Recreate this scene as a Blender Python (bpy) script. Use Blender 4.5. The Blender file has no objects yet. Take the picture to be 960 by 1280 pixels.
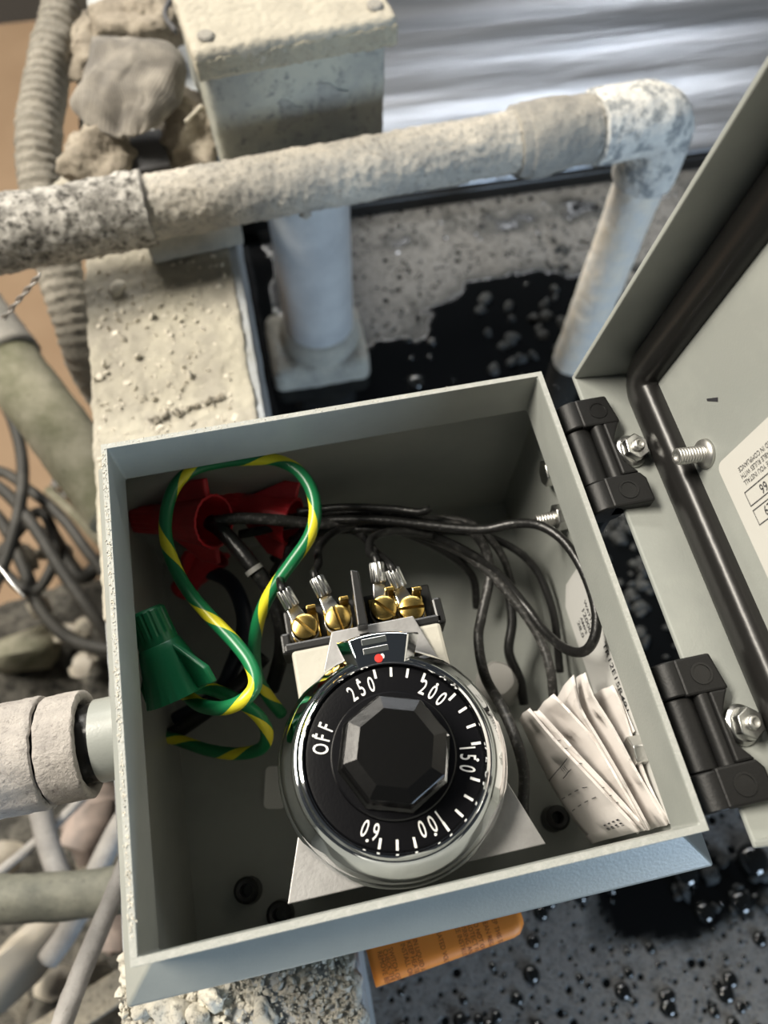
import bpy, bmesh, math, random
import numpy as np
from mathutils import Vector, Matrix, noise

random.seed(7)
# ------------------------------------------------------------------ camera, world, lights
# All lengths below are millimetres in the frame of the open box: origin in the middle of its
# rim, x to the right, y away from the viewer, z up. W() turns them into Blender metres.
Z0 = 560.0                                   # rim height over the floor
def W(x, y, z): return Vector((x*.001, y*.001, (z+Z0)*.001))
FPX = 950.0
RC = np.array([[0.9784633, -0.2058832, 0.0148872], [-0.1788287, -0.8814876, -0.4370353], [0.1031011, 0.4249608, -0.8993211]])
CC = np.array([-13.5536, -65.6509, 205.4471])
sc = bpy.context.scene
cam = bpy.data.cameras.new('camera'); camo = bpy.data.objects.new('camera', cam)
sc.collection.objects.link(camo)
M = Matrix([[RC[0][i], -RC[1][i], -RC[2][i]] for i in range(3)]).to_4x4()
M.translation = W(*CC)
camo.matrix_world = M
cam.sensor_fit = 'VERTICAL'; cam.sensor_height = 24.0; cam.lens = FPX/1280*24
cam.clip_start = .01; cam.clip_end = 50
cam.dof.use_dof = True; cam.dof.focus_distance = .228; cam.dof.aperture_fstop = 6.4
sc.camera = camo
vs = sc.view_settings
vs.view_transform = 'Standard'; vs.look = 'None'; vs.gamma = 1; vs.use_curve_mapping = False
vs.exposure = 0.08

world = bpy.data.worlds.new('world'); sc.world = world; world.use_nodes = True
bg = world.node_tree.nodes['Background']
bg.inputs[0].default_value = (.80, .90, 1.0, 1); bg.inputs[1].default_value = .04

def area(name, pos, target, sx, sy, power, col):
    l = bpy.data.lights.new(name, 'AREA'); l.shape = 'RECTANGLE'; l.size = sx; l.size_y = sy
    l.energy = power; l.color = col
    o = bpy.data.objects.new(name, l); sc.collection.objects.link(o)
    o.location = pos
    o.rotation_euler = (Vector(target)-Vector(pos)).to_track_quat('-Z', 'Y').to_euler()
    return o
TG = (0, .05, .5)
area('ceiling_tube_light', (-1.05, .62, 2.05), TG, 1.1, .35, 74, (1, .93, .81))
area('ceiling_tube_light', (-.45, 3.3, 2.5), TG, 1.8, .3, 62, (1, .95, .86))
area('ceiling_tube_light', (.9, 3.0, 2.3), (.3, .5, .4), 2.6, .25, 32, (.93, .96, 1))
area('daylight_window', (.85, -1.6, .66), TG, .6, .6, 22, (.62, .80, 1))

# ------------------------------------------------------------------ pixel -> real point helpers (used to read positions off the photograph)
def ray(u, v): return RC.T @ np.array([(u-480)/FPX, (v-640)/FPX, 1.0])
def at(u, v, z):
    d = ray(u, v); q = CC + d*(z-CC[2])/d[2]
    return Vector((float(q[0]), float(q[1]), float(q[2])))
def atx(u, v, x):
    d = ray(u, v); q = CC + d*(x-CC[0])/d[0]
    return Vector((float(q[0]), float(q[1]), float(q[2])))

# ------------------------------------------------------------------ materials
def nt(name):
    m = bpy.data.materials.new(name); m.use_nodes = True
    t = m.node_tree; return m, t, t.nodes['Principled BSDF']
def node(t, kind, **kw):
    n = t.nodes.new(kind)
    for k, v in kw.items():
        if hasattr(n, k): setattr(n, k, v)
        else: n.inputs[k].default_value = v
    return n
def c4(c): return (c[0], c[1], c[2], 1)
def ramp(t, fac, stops):
    r = t.nodes.new('ShaderNodeValToRGB'); el = r.color_ramp.elements
    while len(el) < len(stops): el.new(.5)
    for e, (p, c) in zip(el, stops): e.position = p; e.color = c4(c)
    t.links.new(fac, r.inputs[0]); return r.outputs[0]
def mat(name, col, rough=.5, metal=0, spec=.5, var=None, bump=None, coat=0, sheen=0):
    """var = (scale 1/mm, colour, lo, hi): second colour in noise patches; bump = (scale 1/mm, strength)"""
    m, t, p = nt(name)
    p.inputs['Base Color'].default_value = c4(col); p.inputs['Roughness'].default_value = rough
    p.inputs['Metallic'].default_value = metal; p.inputs['Specular IOR Level'].default_value = spec
    p.inputs['Coat Weight'].default_value = coat; p.inputs['Sheen Weight'].default_value = sheen
    geo = t.nodes.new('ShaderNodeNewGeometry')
    if var:
        n = node(t, 'ShaderNodeTexNoise', Scale=var[0]*1000, Detail=6.0, Roughness=.6)
        t.links.new(geo.outputs['Position'], n.inputs['Vector'])
        t.links.new(ramp(t, n.outputs['Fac'], [(var[2], col), (var[3], var[1])]), p.inputs['Base Color'])
    if bump:
        n = node(t, 'ShaderNodeTexNoise', Scale=bump[0]*1000, Detail=4.0)
        t.links.new(geo.outputs['Position'], n.inputs['Vector'])
        b = node(t, 'ShaderNodeBump', Strength=bump[1], Distance=.0006)
        t.links.new(n.outputs['Fac'], b.inputs['Height']); t.links.new(b.outputs[0], p.inputs['Normal'])
    return m
def crust(name, light, mid, dark, s1=.05, s2=.45, darkness=.40, bump=.8, rough=.9, base=None, basefrac=0):
    """salt crust: large light/mid patches, fine dark pits, optional bare base showing through"""
    m, t, p = nt(name); p.inputs['Roughness'].default_value = rough; p.inputs['Specular IOR Level'].default_value = .25
    geo = t.nodes.new('ShaderNodeNewGeometry')
    a = node(t, 'ShaderNodeTexNoise', Scale=s1*1000, Detail=7.0, Roughness=.65)
    b = node(t, 'ShaderNodeTexNoise', Scale=s2*1000, Detail=6.0, Roughness=.7)
    for n in (a, b): t.links.new(geo.outputs['Position'], n.inputs['Vector'])
    ca = ramp(t, a.outputs['Fac'], [(.36, mid), (.62, light)])
    fb = ramp(t, b.outputs['Fac'], [(darkness-.09, (1, 1, 1)), (darkness+.07, (0, 0, 0))])
    mx = t.nodes.new('ShaderNodeMix'); mx.data_type = 'RGBA'
    t.links.new(fb, mx.inputs[0]); t.links.new(ca, mx.inputs[6]); mx.inputs[7].default_value = c4(dark)
    out = mx.outputs[2]
    if base:
        d = node(t, 'ShaderNodeTexNoise', Scale=s1*1700, Detail=8.0, Roughness=.7)
        t.links.new(geo.outputs['Position'], d.inputs['Vector'])
        fd = ramp(t, d.outputs['Fac'], [(basefrac-.05, (1, 1, 1)), (basefrac+.05, (0, 0, 0))])
        m2 = t.nodes.new('ShaderNodeMix'); m2.data_type = 'RGBA'
        t.links.new(fd, m2.inputs[0]); t.links.new(out, m2.inputs[6]); m2.inputs[7].default_value = c4(base)
        out = m2.outputs[2]
    t.links.new(out, p.inputs['Base Color'])
    f = node(t, 'ShaderNodeTexNoise', Scale=s2*1400, Detail=5.0, Roughness=.7)
    t.links.new(geo.outputs['Position'], f.inputs['Vector'])
    bp = node(t, 'ShaderNodeBump', Strength=bump, Distance=.0008)
    t.links.new(f.outputs['Fac'], bp.inputs['Height']); t.links.new(bp.outputs[0], p.inputs['Normal'])
    return m

PAINT = mat('grey_enamel', (.30, .315, .295), .36, var=(.03, (.34, .355, .33), .4, .6), bump=(1.2, .10))
PAINTW = mat('grey_enamel_worn', (.36, .37, .345), .55, var=(.5, (.42, .425, .40), .5, .66), bump=(1.5, .3))
CHROME = mat('chrome', (.86, .87, .88), .05, 1)
STEEL = mat('zinc_steel', (.62, .62, .60), .28, 1, bump=(.8, .1))
STUD = mat('dull_zinc', (.66, .65, .62), .42, 1)
BRASS = mat('brass', (.62, .44, .14), .26, 1, var=(.3, (.42, .27, .07), .45, .65))
ALU = mat('aluminium', (.30, .295, .29), .45, .6, var=(.1, (.36, .355, .35), .4, .6), bump=(.9, .1))
BLACKP = mat('black_plastic', (.004, .004, .005), .26, spec=.4, bump=(1.5, .06))
BLACKM = mat('black_matt_plastic', (.010, .010, .010), .36, bump=(1.8, .08))
KNOBM = mat('black_knob_plastic', (.004, .004, .004), .24, spec=.4, bump=(.35, .06))
HINGE = mat('hinge_nylon', (.008, .008, .008), .5, spec=.35, bump=(1.2, .12))
RUBBER = mat('black_rubber', (.013, .0125, .012), .3, spec=.35, bump=(.25, .12))
INSUL = mat('black_insulation', (.008, .008, .008), .36, var=(.35, (.045, .045, .042), .56, .75), bump=(.6, .3))
SCUFF = mat('dusty_insulation', (.022, .022, .021), .45, var=(.6, (.12, .115, .11), .52, .72), bump=(.6, .3))
NAVY = mat('dark_blue_insulation', (.012, .016, .03), .4)
WHITE = mat('white_print', (.80, .80, .78), .55)
GLASSD = mat('clear_window_plastic', (.05, .055, .055), .08, spec=.7)
RED = mat('red_plastic', (.42, .012, .02), .38, var=(.12, (.50, .02, .03), .4, .6), bump=(.8, .1))
REDDOT = mat('red_dot_paint', (.75, .03, .02), .4)
GREEN = mat('green_plastic', (.004, .12, .045), .36, bump=(.8, .08))
BEIGE = mat('cream_ceramic', (.42, .40, .34), .6, bump=(.5, .3))
STICKER = mat('white_sticker', (.62, .62, .60), .38)
PAPERL = mat('white_vinyl_label', (.60, .59, .55), .45)
INK = mat('black_ink', (.03, .03, .035), .6)
PAPER = mat('paper', (.70, .66, .63), .75, bump=(.15, .25))
ORANGE = mat('orange_card', (.95, .30, .04), .55)
OINK = mat('brown_print', (.34, .09, .02), .6)
CRUST_PIPE = crust('pipe_crust', (.56, .52, .45), (.36, .345, .315), (.19, .18, .165), .06, .45, .40, bump=1.0)
CRUST_DARK = crust('dark_pipe_crust', (.56, .54, .50), (.25, .24, .22), (.07, .066, .06), .09, .26, .46, bump=1.0)
CRUST_ELBOW = crust('elbow_crust', (.78, .76, .70), (.60, .59, .56), (.34, .34, .33), .07, .25, .36, base=(.30, .31, .31), basefrac=.47)
CRUST_TAPE = crust('tape_crust', (.37, .35, .31), (.28, .27, .25), (.17, .16, .15), .08, .5, .38)
CRUST_DROP = crust('drop_pipe_crust', (.82, .75, .64), (.70, .69, .66), (.34, .33, .31), .06, .3, .34, bump=.5, rough=.6)
CRUST_BEAM = crust('beam_crust', (.50, .47, .385), (.37, .345, .295), (.27, .25, .22), .035, .30, .27, bump=1.0)
CRUST_COARSE = crust('coarse_salt_crust', (.74, .70, .60), (.47, .45, .40), (.15, .145, .13), .06, .4, .41, bump=1.0)
CRUMB = crust('salt_crumb', (.80, .75, .64), (.60, .56, .48), (.35, .33, .29), .1, .6, .35, bump=.5)
CRUST_LID = crust('dusty_lid_crust', (.50, .465, .385), (.42, .39, .325), (.34, .32, .27), .05, .5, .33, bump=.6)
CRUST_LIDSIDE = crust('dusty_lid_side', (.44, .41, .32), (.36, .33, .26), (.22, .20, .16), .08, .5, .38, bump=1.0)
PVCBOX = crust('dusty_grey_box', (.42, .42, .36), (.30, .31, .29), (.17, .18, .18), .03, .16, .40, bump=.4, rough=.7)
POSTM = crust('dusty_grey_post', (.52, .53, .53), (.42, .43, .44), (.25, .25, .24), .03, .2, .32, bump=.3, rough=.38)
FLANGE = crust('dusty_flange', (.46, .44, .38), (.33, .32, .29), (.17, .165, .15), .05, .3, .38)
BEAMSIDE = crust('beam_side', (.50, .53, .56), (.40, .41, .40), (.24, .24, .23), .04, .3, .36, bump=.4, rough=.5)
RUBBLE = crust('grey_brown_clump', (.40, .36, .29), (.26, .24, .20), (.12, .11, .095), .07, .4, .42)
RUBBLED = crust('dark_rubble', (.15, .14, .12), (.07, .067, .06), (.02, .02, .018), .04, .12, .45)
HOSEM = crust('dusty_hose', (.33, .305, .26), (.22, .205, .175), (.11, .105, .09), .06, .4, .40)
OLIVE = crust('olive_pipe', (.30, .285, .22), (.15, .15, .10), (.10, .10, .065), .03, .3, .36, bump=.4)
GREYHOSE = crust('grey_green_hose', (.23, .23, .19), (.125, .13, .11), (.09, .09, .08), .05, .3, .36, bump=.4, rough=.6)
PALETUBE = crust('pale_tube', (.36, .345, .33), (.26, .25, .24), (.17, .16, .14), .07, .4, .36, bump=.5, rough=.6)
CONDM = crust('conduit_dust', (.50, .465, .43), (.36, .335, .315), (.20, .185, .175), .08, .45, .38, bump=1.0)
SHARD = mat('pale_shard', (.52, .47, .38), .7, var=(.04, (.46, .42, .36), .4, .6))
PINK = mat('pinkish_stone', (.36, .29, .255), .8, var=(.06, (.25, .21, .19), .4, .6))
CABLE = mat('dark_cable', (.030, .029, .025), .6, var=(.05, (.06, .057, .05), .45, .65))
TAN = mat('tan_concrete', (.34, .235, .15), .8, var=(.006, (.29, .195, .12), .35, .65), bump=(.05, .1))
DARKWALL = mat('dark_grey_wall', (.10, .10, .10), .8)
WIREM = mat('bare_wire', (.42, .40, .38), .4, .7)
SILVER = mat('bright_wire', (.75, .75, .74), .3, .8)
BROWNCRUST = crust('brown_crust', (.38, .335, .27), (.26, .225, .18), (.18, .155, .12), .06, .4, .40)
DARKGREY = mat('dark_grey_plate', (.075, .075, .08), .7)

def ragmat():
    m, t, p = nt('dirty_knit_cloth'); p.inputs['Roughness'].default_value = .95; p.inputs['Sheen Weight'].default_value = .2
    uv = t.nodes.new('ShaderNodeUVMap'); uv.uv_map = 'UVMap'
    geo = t.nodes.new('ShaderNodeNewGeometry')
    w = node(t, 'ShaderNodeTexWave', Scale=13.0, Distortion=1.2, Detail=2.0); w.bands_direction = 'X'
    t.links.new(uv.outputs[0], w.inputs['Vector'])
    n = node(t, 'ShaderNodeTexNoise', Scale=60.0, Detail=6.0)
    t.links.new(geo.outputs['Position'], n.inputs['Vector'])
    c = ramp(t, n.outputs['Fac'], [(.38, (.17, .155, .135)), (.62, (.34, .31, .265))])
    mx = t.nodes.new('ShaderNodeMix'); mx.data_type = 'RGBA'; mx.blend_type = 'MULTIPLY'
    mx.inputs[0].default_value = .35
    t.links.new(c, mx.inputs[6]); t.links.new(w.outputs['Color'], mx.inputs[7])
    t.links.new(mx.outputs[2], p.inputs['Base Color'])
    b = node(t, 'ShaderNodeBump', Strength=.3, Distance=.0006)
    t.links.new(w.outputs['Fac'], b.inputs['Height']); t.links.new(b.outputs[0], p.inputs['Normal'])
    return m
RAG = ragmat()

def stripemat():
    m, t, p = nt('green_yellow_insulation'); p.inputs['Roughness'].default_value = .32
    uv = t.nodes.new('ShaderNodeUVMap'); uv.uv_map = 'UVMap'
    s = t.nodes.new('ShaderNodeSeparateXYZ'); t.links.new(uv.outputs[0], s.inputs[0])
    mu = node(t, 'ShaderNodeMath', operation='MULTIPLY'); mu.inputs[1].default_value = 1/31.0
    t.links.new(s.outputs[1], mu.inputs[0])
    ad = node(t, 'ShaderNodeMath', operation='ADD'); t.links.new(mu.outputs[0], ad.inputs[0]); t.links.new(s.outputs[0], ad.inputs[1])
    fr = node(t, 'ShaderNodeMath', operation='FRACT'); t.links.new(ad.outputs[0], fr.inputs[0])
    r = ramp(t, fr.outputs[0], [(.0, (.72, .66, .03)), (.27, (.72, .66, .03)), (.275, (.01, .17, .06))])
    t.links.new(r, p.inputs['Base Color'])
    return m
GY = stripemat()

def watermat():
    m, t, p = nt('black_bath_water_with_foam')
    p.inputs['Roughness'].default_value = .08
    att = t.nodes.new('ShaderNodeAttribute'); att.attribute_name = 'foam'
    geo = t.nodes.new('ShaderNodeNewGeometry')
    v = node(t, 'ShaderNodeTexVoronoi', Scale=150.0); t.links.new(geo.outputs['Position'], v.inputs['Vector'])
    v2 = node(t, 'ShaderNodeTexVoronoi', Scale=420.0); t.links.new(geo.outputs['Position'], v2.inputs['Vector'])
    n = node(t, 'ShaderNodeTexNoise', Scale=160.0, Detail=6.0, Roughness=.7); t.links.new(geo.outputs['Position'], n.inputs['Vector'])
    v3 = node(t, 'ShaderNodeTexVoronoi', Scale=62.0, Randomness=1.0); t.links.new(geo.outputs['Position'], v3.inputs['Vector'])
    h1 = ramp(t, v.outputs['Distance'], [(.15, (0, 0, 0)), (.30, (1, 1, 1))])
    h3 = ramp(t, v3.outputs['Distance'], [(.13, (0, 0, 0)), (.19, (1, 1, 1))])
    h2 = ramp(t, v2.outputs['Distance'], [(.12, (.45, .45, .45)), (.4, (1, 1, 1))])
    nn = ramp(t, n.outputs['Fac'], [(.34, (.45, .45, .45)), (.62, (1, 1, 1))])
    def mul(a, b):
        q = node(t, 'ShaderNodeMath', operation='MULTIPLY'); t.links.new(a, q.inputs[0]); t.links.new(b, q.inputs[1]); return q.outputs[0]
    f = mul(mul(mul(mul(att.outputs['Fac'], h1), h2), nn), h3)
    col = ramp(t, f, [(0, (.003, .0035, .004)), (.18, (.03, .032, .032)), (.8, (.20, .20, .198))])
    t.links.new(col, p.inputs['Base Color'])
    rr = ramp(t, f, [(0, (.06, .06, .06)), (.2, (.5, .5, .5)), (1, (.8, .8, .8))])
    t.links.new(rr, p.inputs['Roughness'])
    b = node(t, 'ShaderNodeBump', Strength=.7, Distance=.004)
    t.links.new(f, b.inputs['Height']); t.links.new(b.outputs[0], p.inputs['Normal'])
    return m
WATER = watermat()
BUBBLE = mat('dark_bubble_film', (.008, .009, .009), .06, spec=.8)
FOAMLUMP = crust('foam_lump', (.075, .08, .08), (.035, .037, .037), (.006, .006, .007), .08, .5, .47, rough=.5)

def sheetmat():
    m, t, p = nt('streaky_steel_sheet'); p.inputs['Metallic'].default_value = .85
    geo = t.nodes.new('ShaderNodeNewGeometry')
    mp = t.nodes.new('ShaderNodeMapping'); mp.inputs['Scale'].default_value = (2, 26, 26)
    t.links.new(geo.outputs['Position'], mp.inputs['Vector'])
    n = node(t, 'ShaderNodeTexNoise', Scale=1.0, Detail=5.0, Roughness=.6); t.links.new(mp.outputs[0], n.inputs['Vector'])
    t.links.new(ramp(t, n.outputs['Fac'], [(.35, (.36, .39, .44)), (.65, (.60, .62, .66))]), p.inputs['Base Color'])
    p.inputs['Roughness'].default_value = .34
    b = node(t, 'ShaderNodeBump', Strength=.35, Distance=.01)
    t.links.new(n.outputs['Fac'], b.inputs['Height']); t.links.new(b.outputs[0], p.inputs['Normal'])
    return m
SHEET = sheetmat()

# ------------------------------------------------------------------ mesh builder
class MB:
    def __init__(s, frame=None):
        s.v = []; s.f = []; s.uv = []; s.M = frame
    def add(s, verts, faces, uvs=None):
        k = len(s.v)
        for p in verts:
            p = Vector(p); s.v.append(s.M @ p if s.M else p)
        for i, f in enumerate(faces):
            s.f.append([k+j for j in f]); s.uv.append(uvs[i] if uvs else None)
    def box(s, x0, x1, y0, y1, z0, z1):
        v = [(x, y, z) for z in (z0, z1) for y in (y0, y1) for x in (x0, x1)]
        s.add(v, [(0, 2, 3, 1), (4, 5, 7, 6), (0, 1, 5, 4), (2, 6, 7, 3), (0, 4, 6, 2), (1, 3, 7, 5)])
        return s
    def prism(s, pts, z0, z1):
        n = len(pts)
        v = [(p[0], p[1], z0) for p in pts]+[(p[0], p[1], z1) for p in pts]
        f = [tuple(range(n-1, -1, -1)), tuple(range(n, 2*n))]+[(i, (i+1) % n, n+(i+1) % n, n+i) for i in range(n)]
        s.add(v, f); return s
    def loft(s, rings, closed=True, cap0=True, cap1=True, uvs=False, lens=None):
        n = len(rings[0]); v = [p for r in rings for p in r]; f = []; uv = []
        m = n if closed else n-1
        for i in range(len(rings)-1):
            for j in range(m):
                a, b = i*n+j, i*n+(j+1) % n
                f.append((a, b, b+n, a+n))
                if uvs:
                    l0, l1 = lens[i], lens[i+1]
                    uv.append([(j/n, l0), ((j+1)/n, l0), ((j+1)/n, l1), (j/n, l1)])
                else: uv.append(None)
        if cap0: f.append(tuple(range(n-1, -1, -1))); uv.append(None)
        if cap1: f.append(tuple(range(len(v)-n, len(v)))); uv.append(None)
        k = len(s.v)
        for p in v:
            p = Vector(p); s.v.append(s.M @ p if s.M else p)
        for ff, u in zip(f, uv): s.f.append([k+j for j in ff]); s.uv.append(u)
        return s
    def lathe(s, prof, n=32, rf=None, cap=True):
        """prof: [(r, z)] around local z"""
        rings = []
        for r, z in prof:
            rings.append([((rf(r, z, 2*math.pi*j/n) if rf else r)*math.cos(2*math.pi*j/n), (rf(r, z, 2*math.pi*j/n) if rf else r)*math.sin(2*math.pi*j/n), z) for j in range(n)])
        return s.loft(rings, cap0=cap, cap1=cap)
    def tube(s, pts, r, n=14, step=2.0, disp=None, rf=None, uvs=False, smooth=True, cap=True):
        P = spline(pts, step) if smooth else [Vector(p) for p in pts]
        T = [(P[min(i+1, len(P)-1)]-P[max(i-1, 0)]).normalized() for i in range(len(P))]
        a = Vector((0, 0, 1)) if abs(T[0].z) < .9 else Vector((1, 0, 0))
        N = (a-T[0]*a.dot(T[0])).normalized(); rings = []; lens = []; L = 0
        for i, p in enumerate(P):
            N = (N-T[i]*N.dot(T[i])).normalized(); B = T[i].cross(N)
            if i: L += (p-P[i-1]).length
            lens.append(L); rr = rf(i/(len(P)-1), L) if rf else r; ring = []
            for j in range(n):
                th = 2*math.pi*j/n; d = N*math.cos(th)+B*math.sin(th)
                q = p+d*rr
                if disp: q = q+d*disp(q)
                ring.append(q)
            rings.append(ring)
        return s.loft(rings, cap0=cap, cap1=cap, uvs=uvs, lens=lens)
    def rock(s, c, size, seed, amp=.35, sub=1, rot=None):
        T = ICO[sub]; o = Vector((seed*1.7, seed*.9, seed*2.3)); R = rot or Matrix.Rotation(seed*2.1, 3, Vector((math.sin(seed), math.cos(seed*1.3), .7)))
        vs = []
        for p in T[0]:
            k = 1+amp*noise.noise(p*1.3+o)*1.6
            q = R @ Vector((p.x*size[0]*k, p.y*size[1]*k, p.z*size[2]*k))
            vs.append(Vector(c)+q)
        s.add(vs, T[1]); return s
    def build(s, name, m, parent=None, smooth=None, bevel=0, seg=2, solid=0, label=None, kind=None):
        c = Vector((0, 0, 0))
        for p in s.v: c += p
        c /= len(s.v)
        me = bpy.data.meshes.new(name)
        me.from_pydata([((p-c)*.001)[:] for p in s.v], [], s.f); me.update()
        if any(s.uv):
            l = me.uv_layers.new(name='UVMap'); k = 0; co = np.zeros(len(me.loops)*2, 'f')
            for f, u in zip(s.f, s.uv):
                if u:
                    for i in range(len(f)): co[2*(k+i)] = u[i][0]; co[2*(k+i)+1] = u[i][1]
                k += len(f)
            l.data.foreach_set('uv', co)
        bm = bmesh.new(); bm.from_mesh(me); bmesh.ops.recalc_face_normals(bm, faces=bm.faces); bm.to_mesh(me); bm.free()
        if smooth is not None:
            me.polygons.foreach_set('use_smooth', [True]*len(me.polygons))
            if smooth < 170: me.set_sharp_from_angle(angle=math.radians(smooth))
        me.materials.append(m)
        o = bpy.data.objects.new(name, me); sc.collection.objects.link(o)
        o.location = W(*c); LOC[o] = o.location.copy()
        if parent: o.parent = parent; o.matrix_parent_inverse = Matrix.Translation(-LOC[parent])
        if parent and parent.parent: o.matrix_parent_inverse = Matrix.Translation(-LOC[parent])
        if solid:
            d = o.modifiers.new('thickness', 'SOLIDIFY'); d.thickness = solid*.001; d.offset = 0
        if bevel:
            d = o.modifiers.new('edge', 'BEVEL'); d.width = bevel*.001; d.segments = seg; d.limit_method = 'ANGLE'; d.angle_limit = math.radians(35); d.harden_normals = False
        if label: o['label'] = label
        if kind: o['kind'] = kind
        return o
LOC = {}
ICO = {}
for k in (1, 2, 3):
    b = bmesh.new(); bmesh.ops.create_icosphere(b, subdivisions=k, radius=1)
    b.verts.ensure_lookup_table()
    ICO[k] = ([v.co.copy() for v in b.verts], [tuple(v.index for v in f.verts) for f in b.faces]); b.free()
def spline(pts, step):
    P = [Vector(p) for p in pts]
    if len(P) < 3:
        n = max(2, int((P[1]-P[0]).length/step)); return [P[0].lerp(P[1], i/n) for i in range(n+1)]
    Q = [P[0]*2-P[1]]+P+[P[-1]*2-P[-2]]; out = []
    for i in range(1, len(Q)-2):
        n = max(2, int((Q[i+1]-Q[i]).length/step))
        for k in range(n):
            t = k/n; a, b, c, d = Q[i-1:i+3]
            out.append(.5*((2*b)+(c-a)*t+(2*a-5*b+4*c-d)*t*t+(3*b-a-3*c+d)*t**3))
    out.append(P[-1]); return out
def frame(o, z, xh=None):
    z = Vector(z).normalized(); xh = Vector(xh) if xh else (Vector((1, 0, 0)) if abs(z.x) < .9 else Vector((0, 1, 0)))
    x = (xh-z*xh.dot(z)).normalized(); y = z.cross(x)
    m = Matrix((x, y, z)).transposed().to_4x4(); m.translation = Vector(o); return m
def thing(name, label, cat, loc, group=None):
    o = bpy.data.objects.new(name, None); sc.collection.objects.link(o); o.empty_display_size = .01
    o.location = W(*loc); LOC[o] = o.location.copy(); o['label'] = label; o['category'] = cat
    if group: o['group'] = group
    return o
def tag(o, label, cat, group=None):
    o['label'] = label; o['category'] = cat
    if group: o['group'] = group
    return o
def fbm(p, s, oc=4): return noise.fractal(Vector(p)/s, 1.0, 2.0, oc)
def crusty(a1, s1, a2, s2, lump=0, sl=8):
    def d(p):
        v = a1*fbm(p, s1)+a2*fbm(p, s2, 3)
        if lump: v += lump*max(0, noise.noise(p/sl)-.25)
        return v
    return d
def text(body, size, frm, sx=1.0, align='CENTER', bold=0.0, mb=None):
    """flat lettering in the xy plane of a local frame, millimetres"""
    c = bpy.data.curves.new('lettering', 'FONT'); c.body = body; c.size = size; c.align_x = align; c.align_y = 'CENTER'; c.offset = bold
    c.resolution_u = 3; c.fill_mode = 'FRONT'
    o = bpy.data.objects.new('lettering', c); sc.collection.objects.link(o)
    me = o.to_mesh(); mb = mb or MB(); save = mb.M; mb.M = frm
    mb.add([(v.co.x*sx, v.co.y, v.co.z) for v in me.vertices], [tuple(p.vertices) for p in me.polygons]); mb.M = save
    o.to_mesh_clear(); bpy.data.objects.remove(o); bpy.data.curves.remove(c)
    return mb
def rect(mb, x0, y0, x1, y1, z=0): mb.add([(x0, y0, z), (x1, y0, z), (x1, y1, z), (x0, y1, z)], [(0, 1, 2, 3)])
def outline(mb, x0, y0, x1, y1, w):
    rect(mb, x0, y0, x1, y0+w); rect(mb, x0, y1-w, x1, y1); rect(mb, x0, y0, x0+w, y1); rect(mb, x1-w, y0, x1, y1)
def rrect(x0, y0, x1, y1, r, n=5):
    out = []
    for cx, cy, a in ((x1-r, y1-r, 0), (x0+r, y1-r, 90), (x0+r, y0+r, 180), (x1-r, y0+r, 270)):
        for k in range(n+1):
            t = math.radians(a+90*k/n); out.append((cx+r*math.cos(t), cy+r*math.sin(t)))
    return out
def hexpts(r, rot=0): return [(r*math.cos(math.radians(60*k+rot)), r*math.sin(math.radians(60*k+rot))) for k in range(6)]
def threads(r, pitch=1.0): return lambda rr, z, th: rr-.28*abs(((z/pitch+th/(2*math.pi)) % 1)-.5)*2*(1 if rr > .5 else 0)

def crustbox(mb, x0, x1, y0, y1, z0, z1, r, res, disp, skip=''):
    lo = Vector((x0, y0, z0)); hi = Vector((x1, y1, z1)); il = lo+Vector((r, r, r)); ih = hi-Vector((r, r, r))
    def put(p):
        q = Vector([min(max(p[i], il[i]), ih[i]) for i in range(3)]); n = p-q
        if n.length < 1e-6: return p
        n.normalize(); b = q+n*r; return b+n*disp(b)
    for ax, side in ((2, 1), (2, 0), (0, 0), (0, 1), (1, 0), (1, 1)):
        if 'xyz'[ax]+'-+'[side] in skip: continue
        a, b = [i for i in range(3) if i != ax]
        na = max(2, int((hi[a]-lo[a])/res)); nb = max(2, int((hi[b]-lo[b])/res)); vs = []
        for i in range(na+1):
            for j in range(nb+1):
                p = Vector((0, 0, 0)); p[ax] = hi[ax] if side else lo[ax]
                p[a] = lo[a]+(hi[a]-lo[a])*i/na; p[b] = lo[b]+(hi[b]-lo[b])*j/nb; vs.append(put(p))
        fs = [(i*(nb+1)+j, (i+1)*(nb+1)+j, (i+1)*(nb+1)+j+1, i*(nb+1)+j+1) for i in range(na) for j in range(nb)]
        if (ax in (0, 2)) != bool(side): fs = [f[::-1] for f in fs]
        mb.add(vs, fs)
    return mb
ZERO = lambda p: 0.0

WZ = -305
# ------------------------------------------------------------------ the setting: floor, far wall, bath water
def struct(o): o['kind'] = 'structure'; return o
struct(MB().box(-1500, 1500, -900, 1290, -566, -560).build('floor', TAN))
struct(MB().box(-1500, 1500, 1272, 1300, -560, 300).build('wall_back', DARKWALL))

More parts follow.
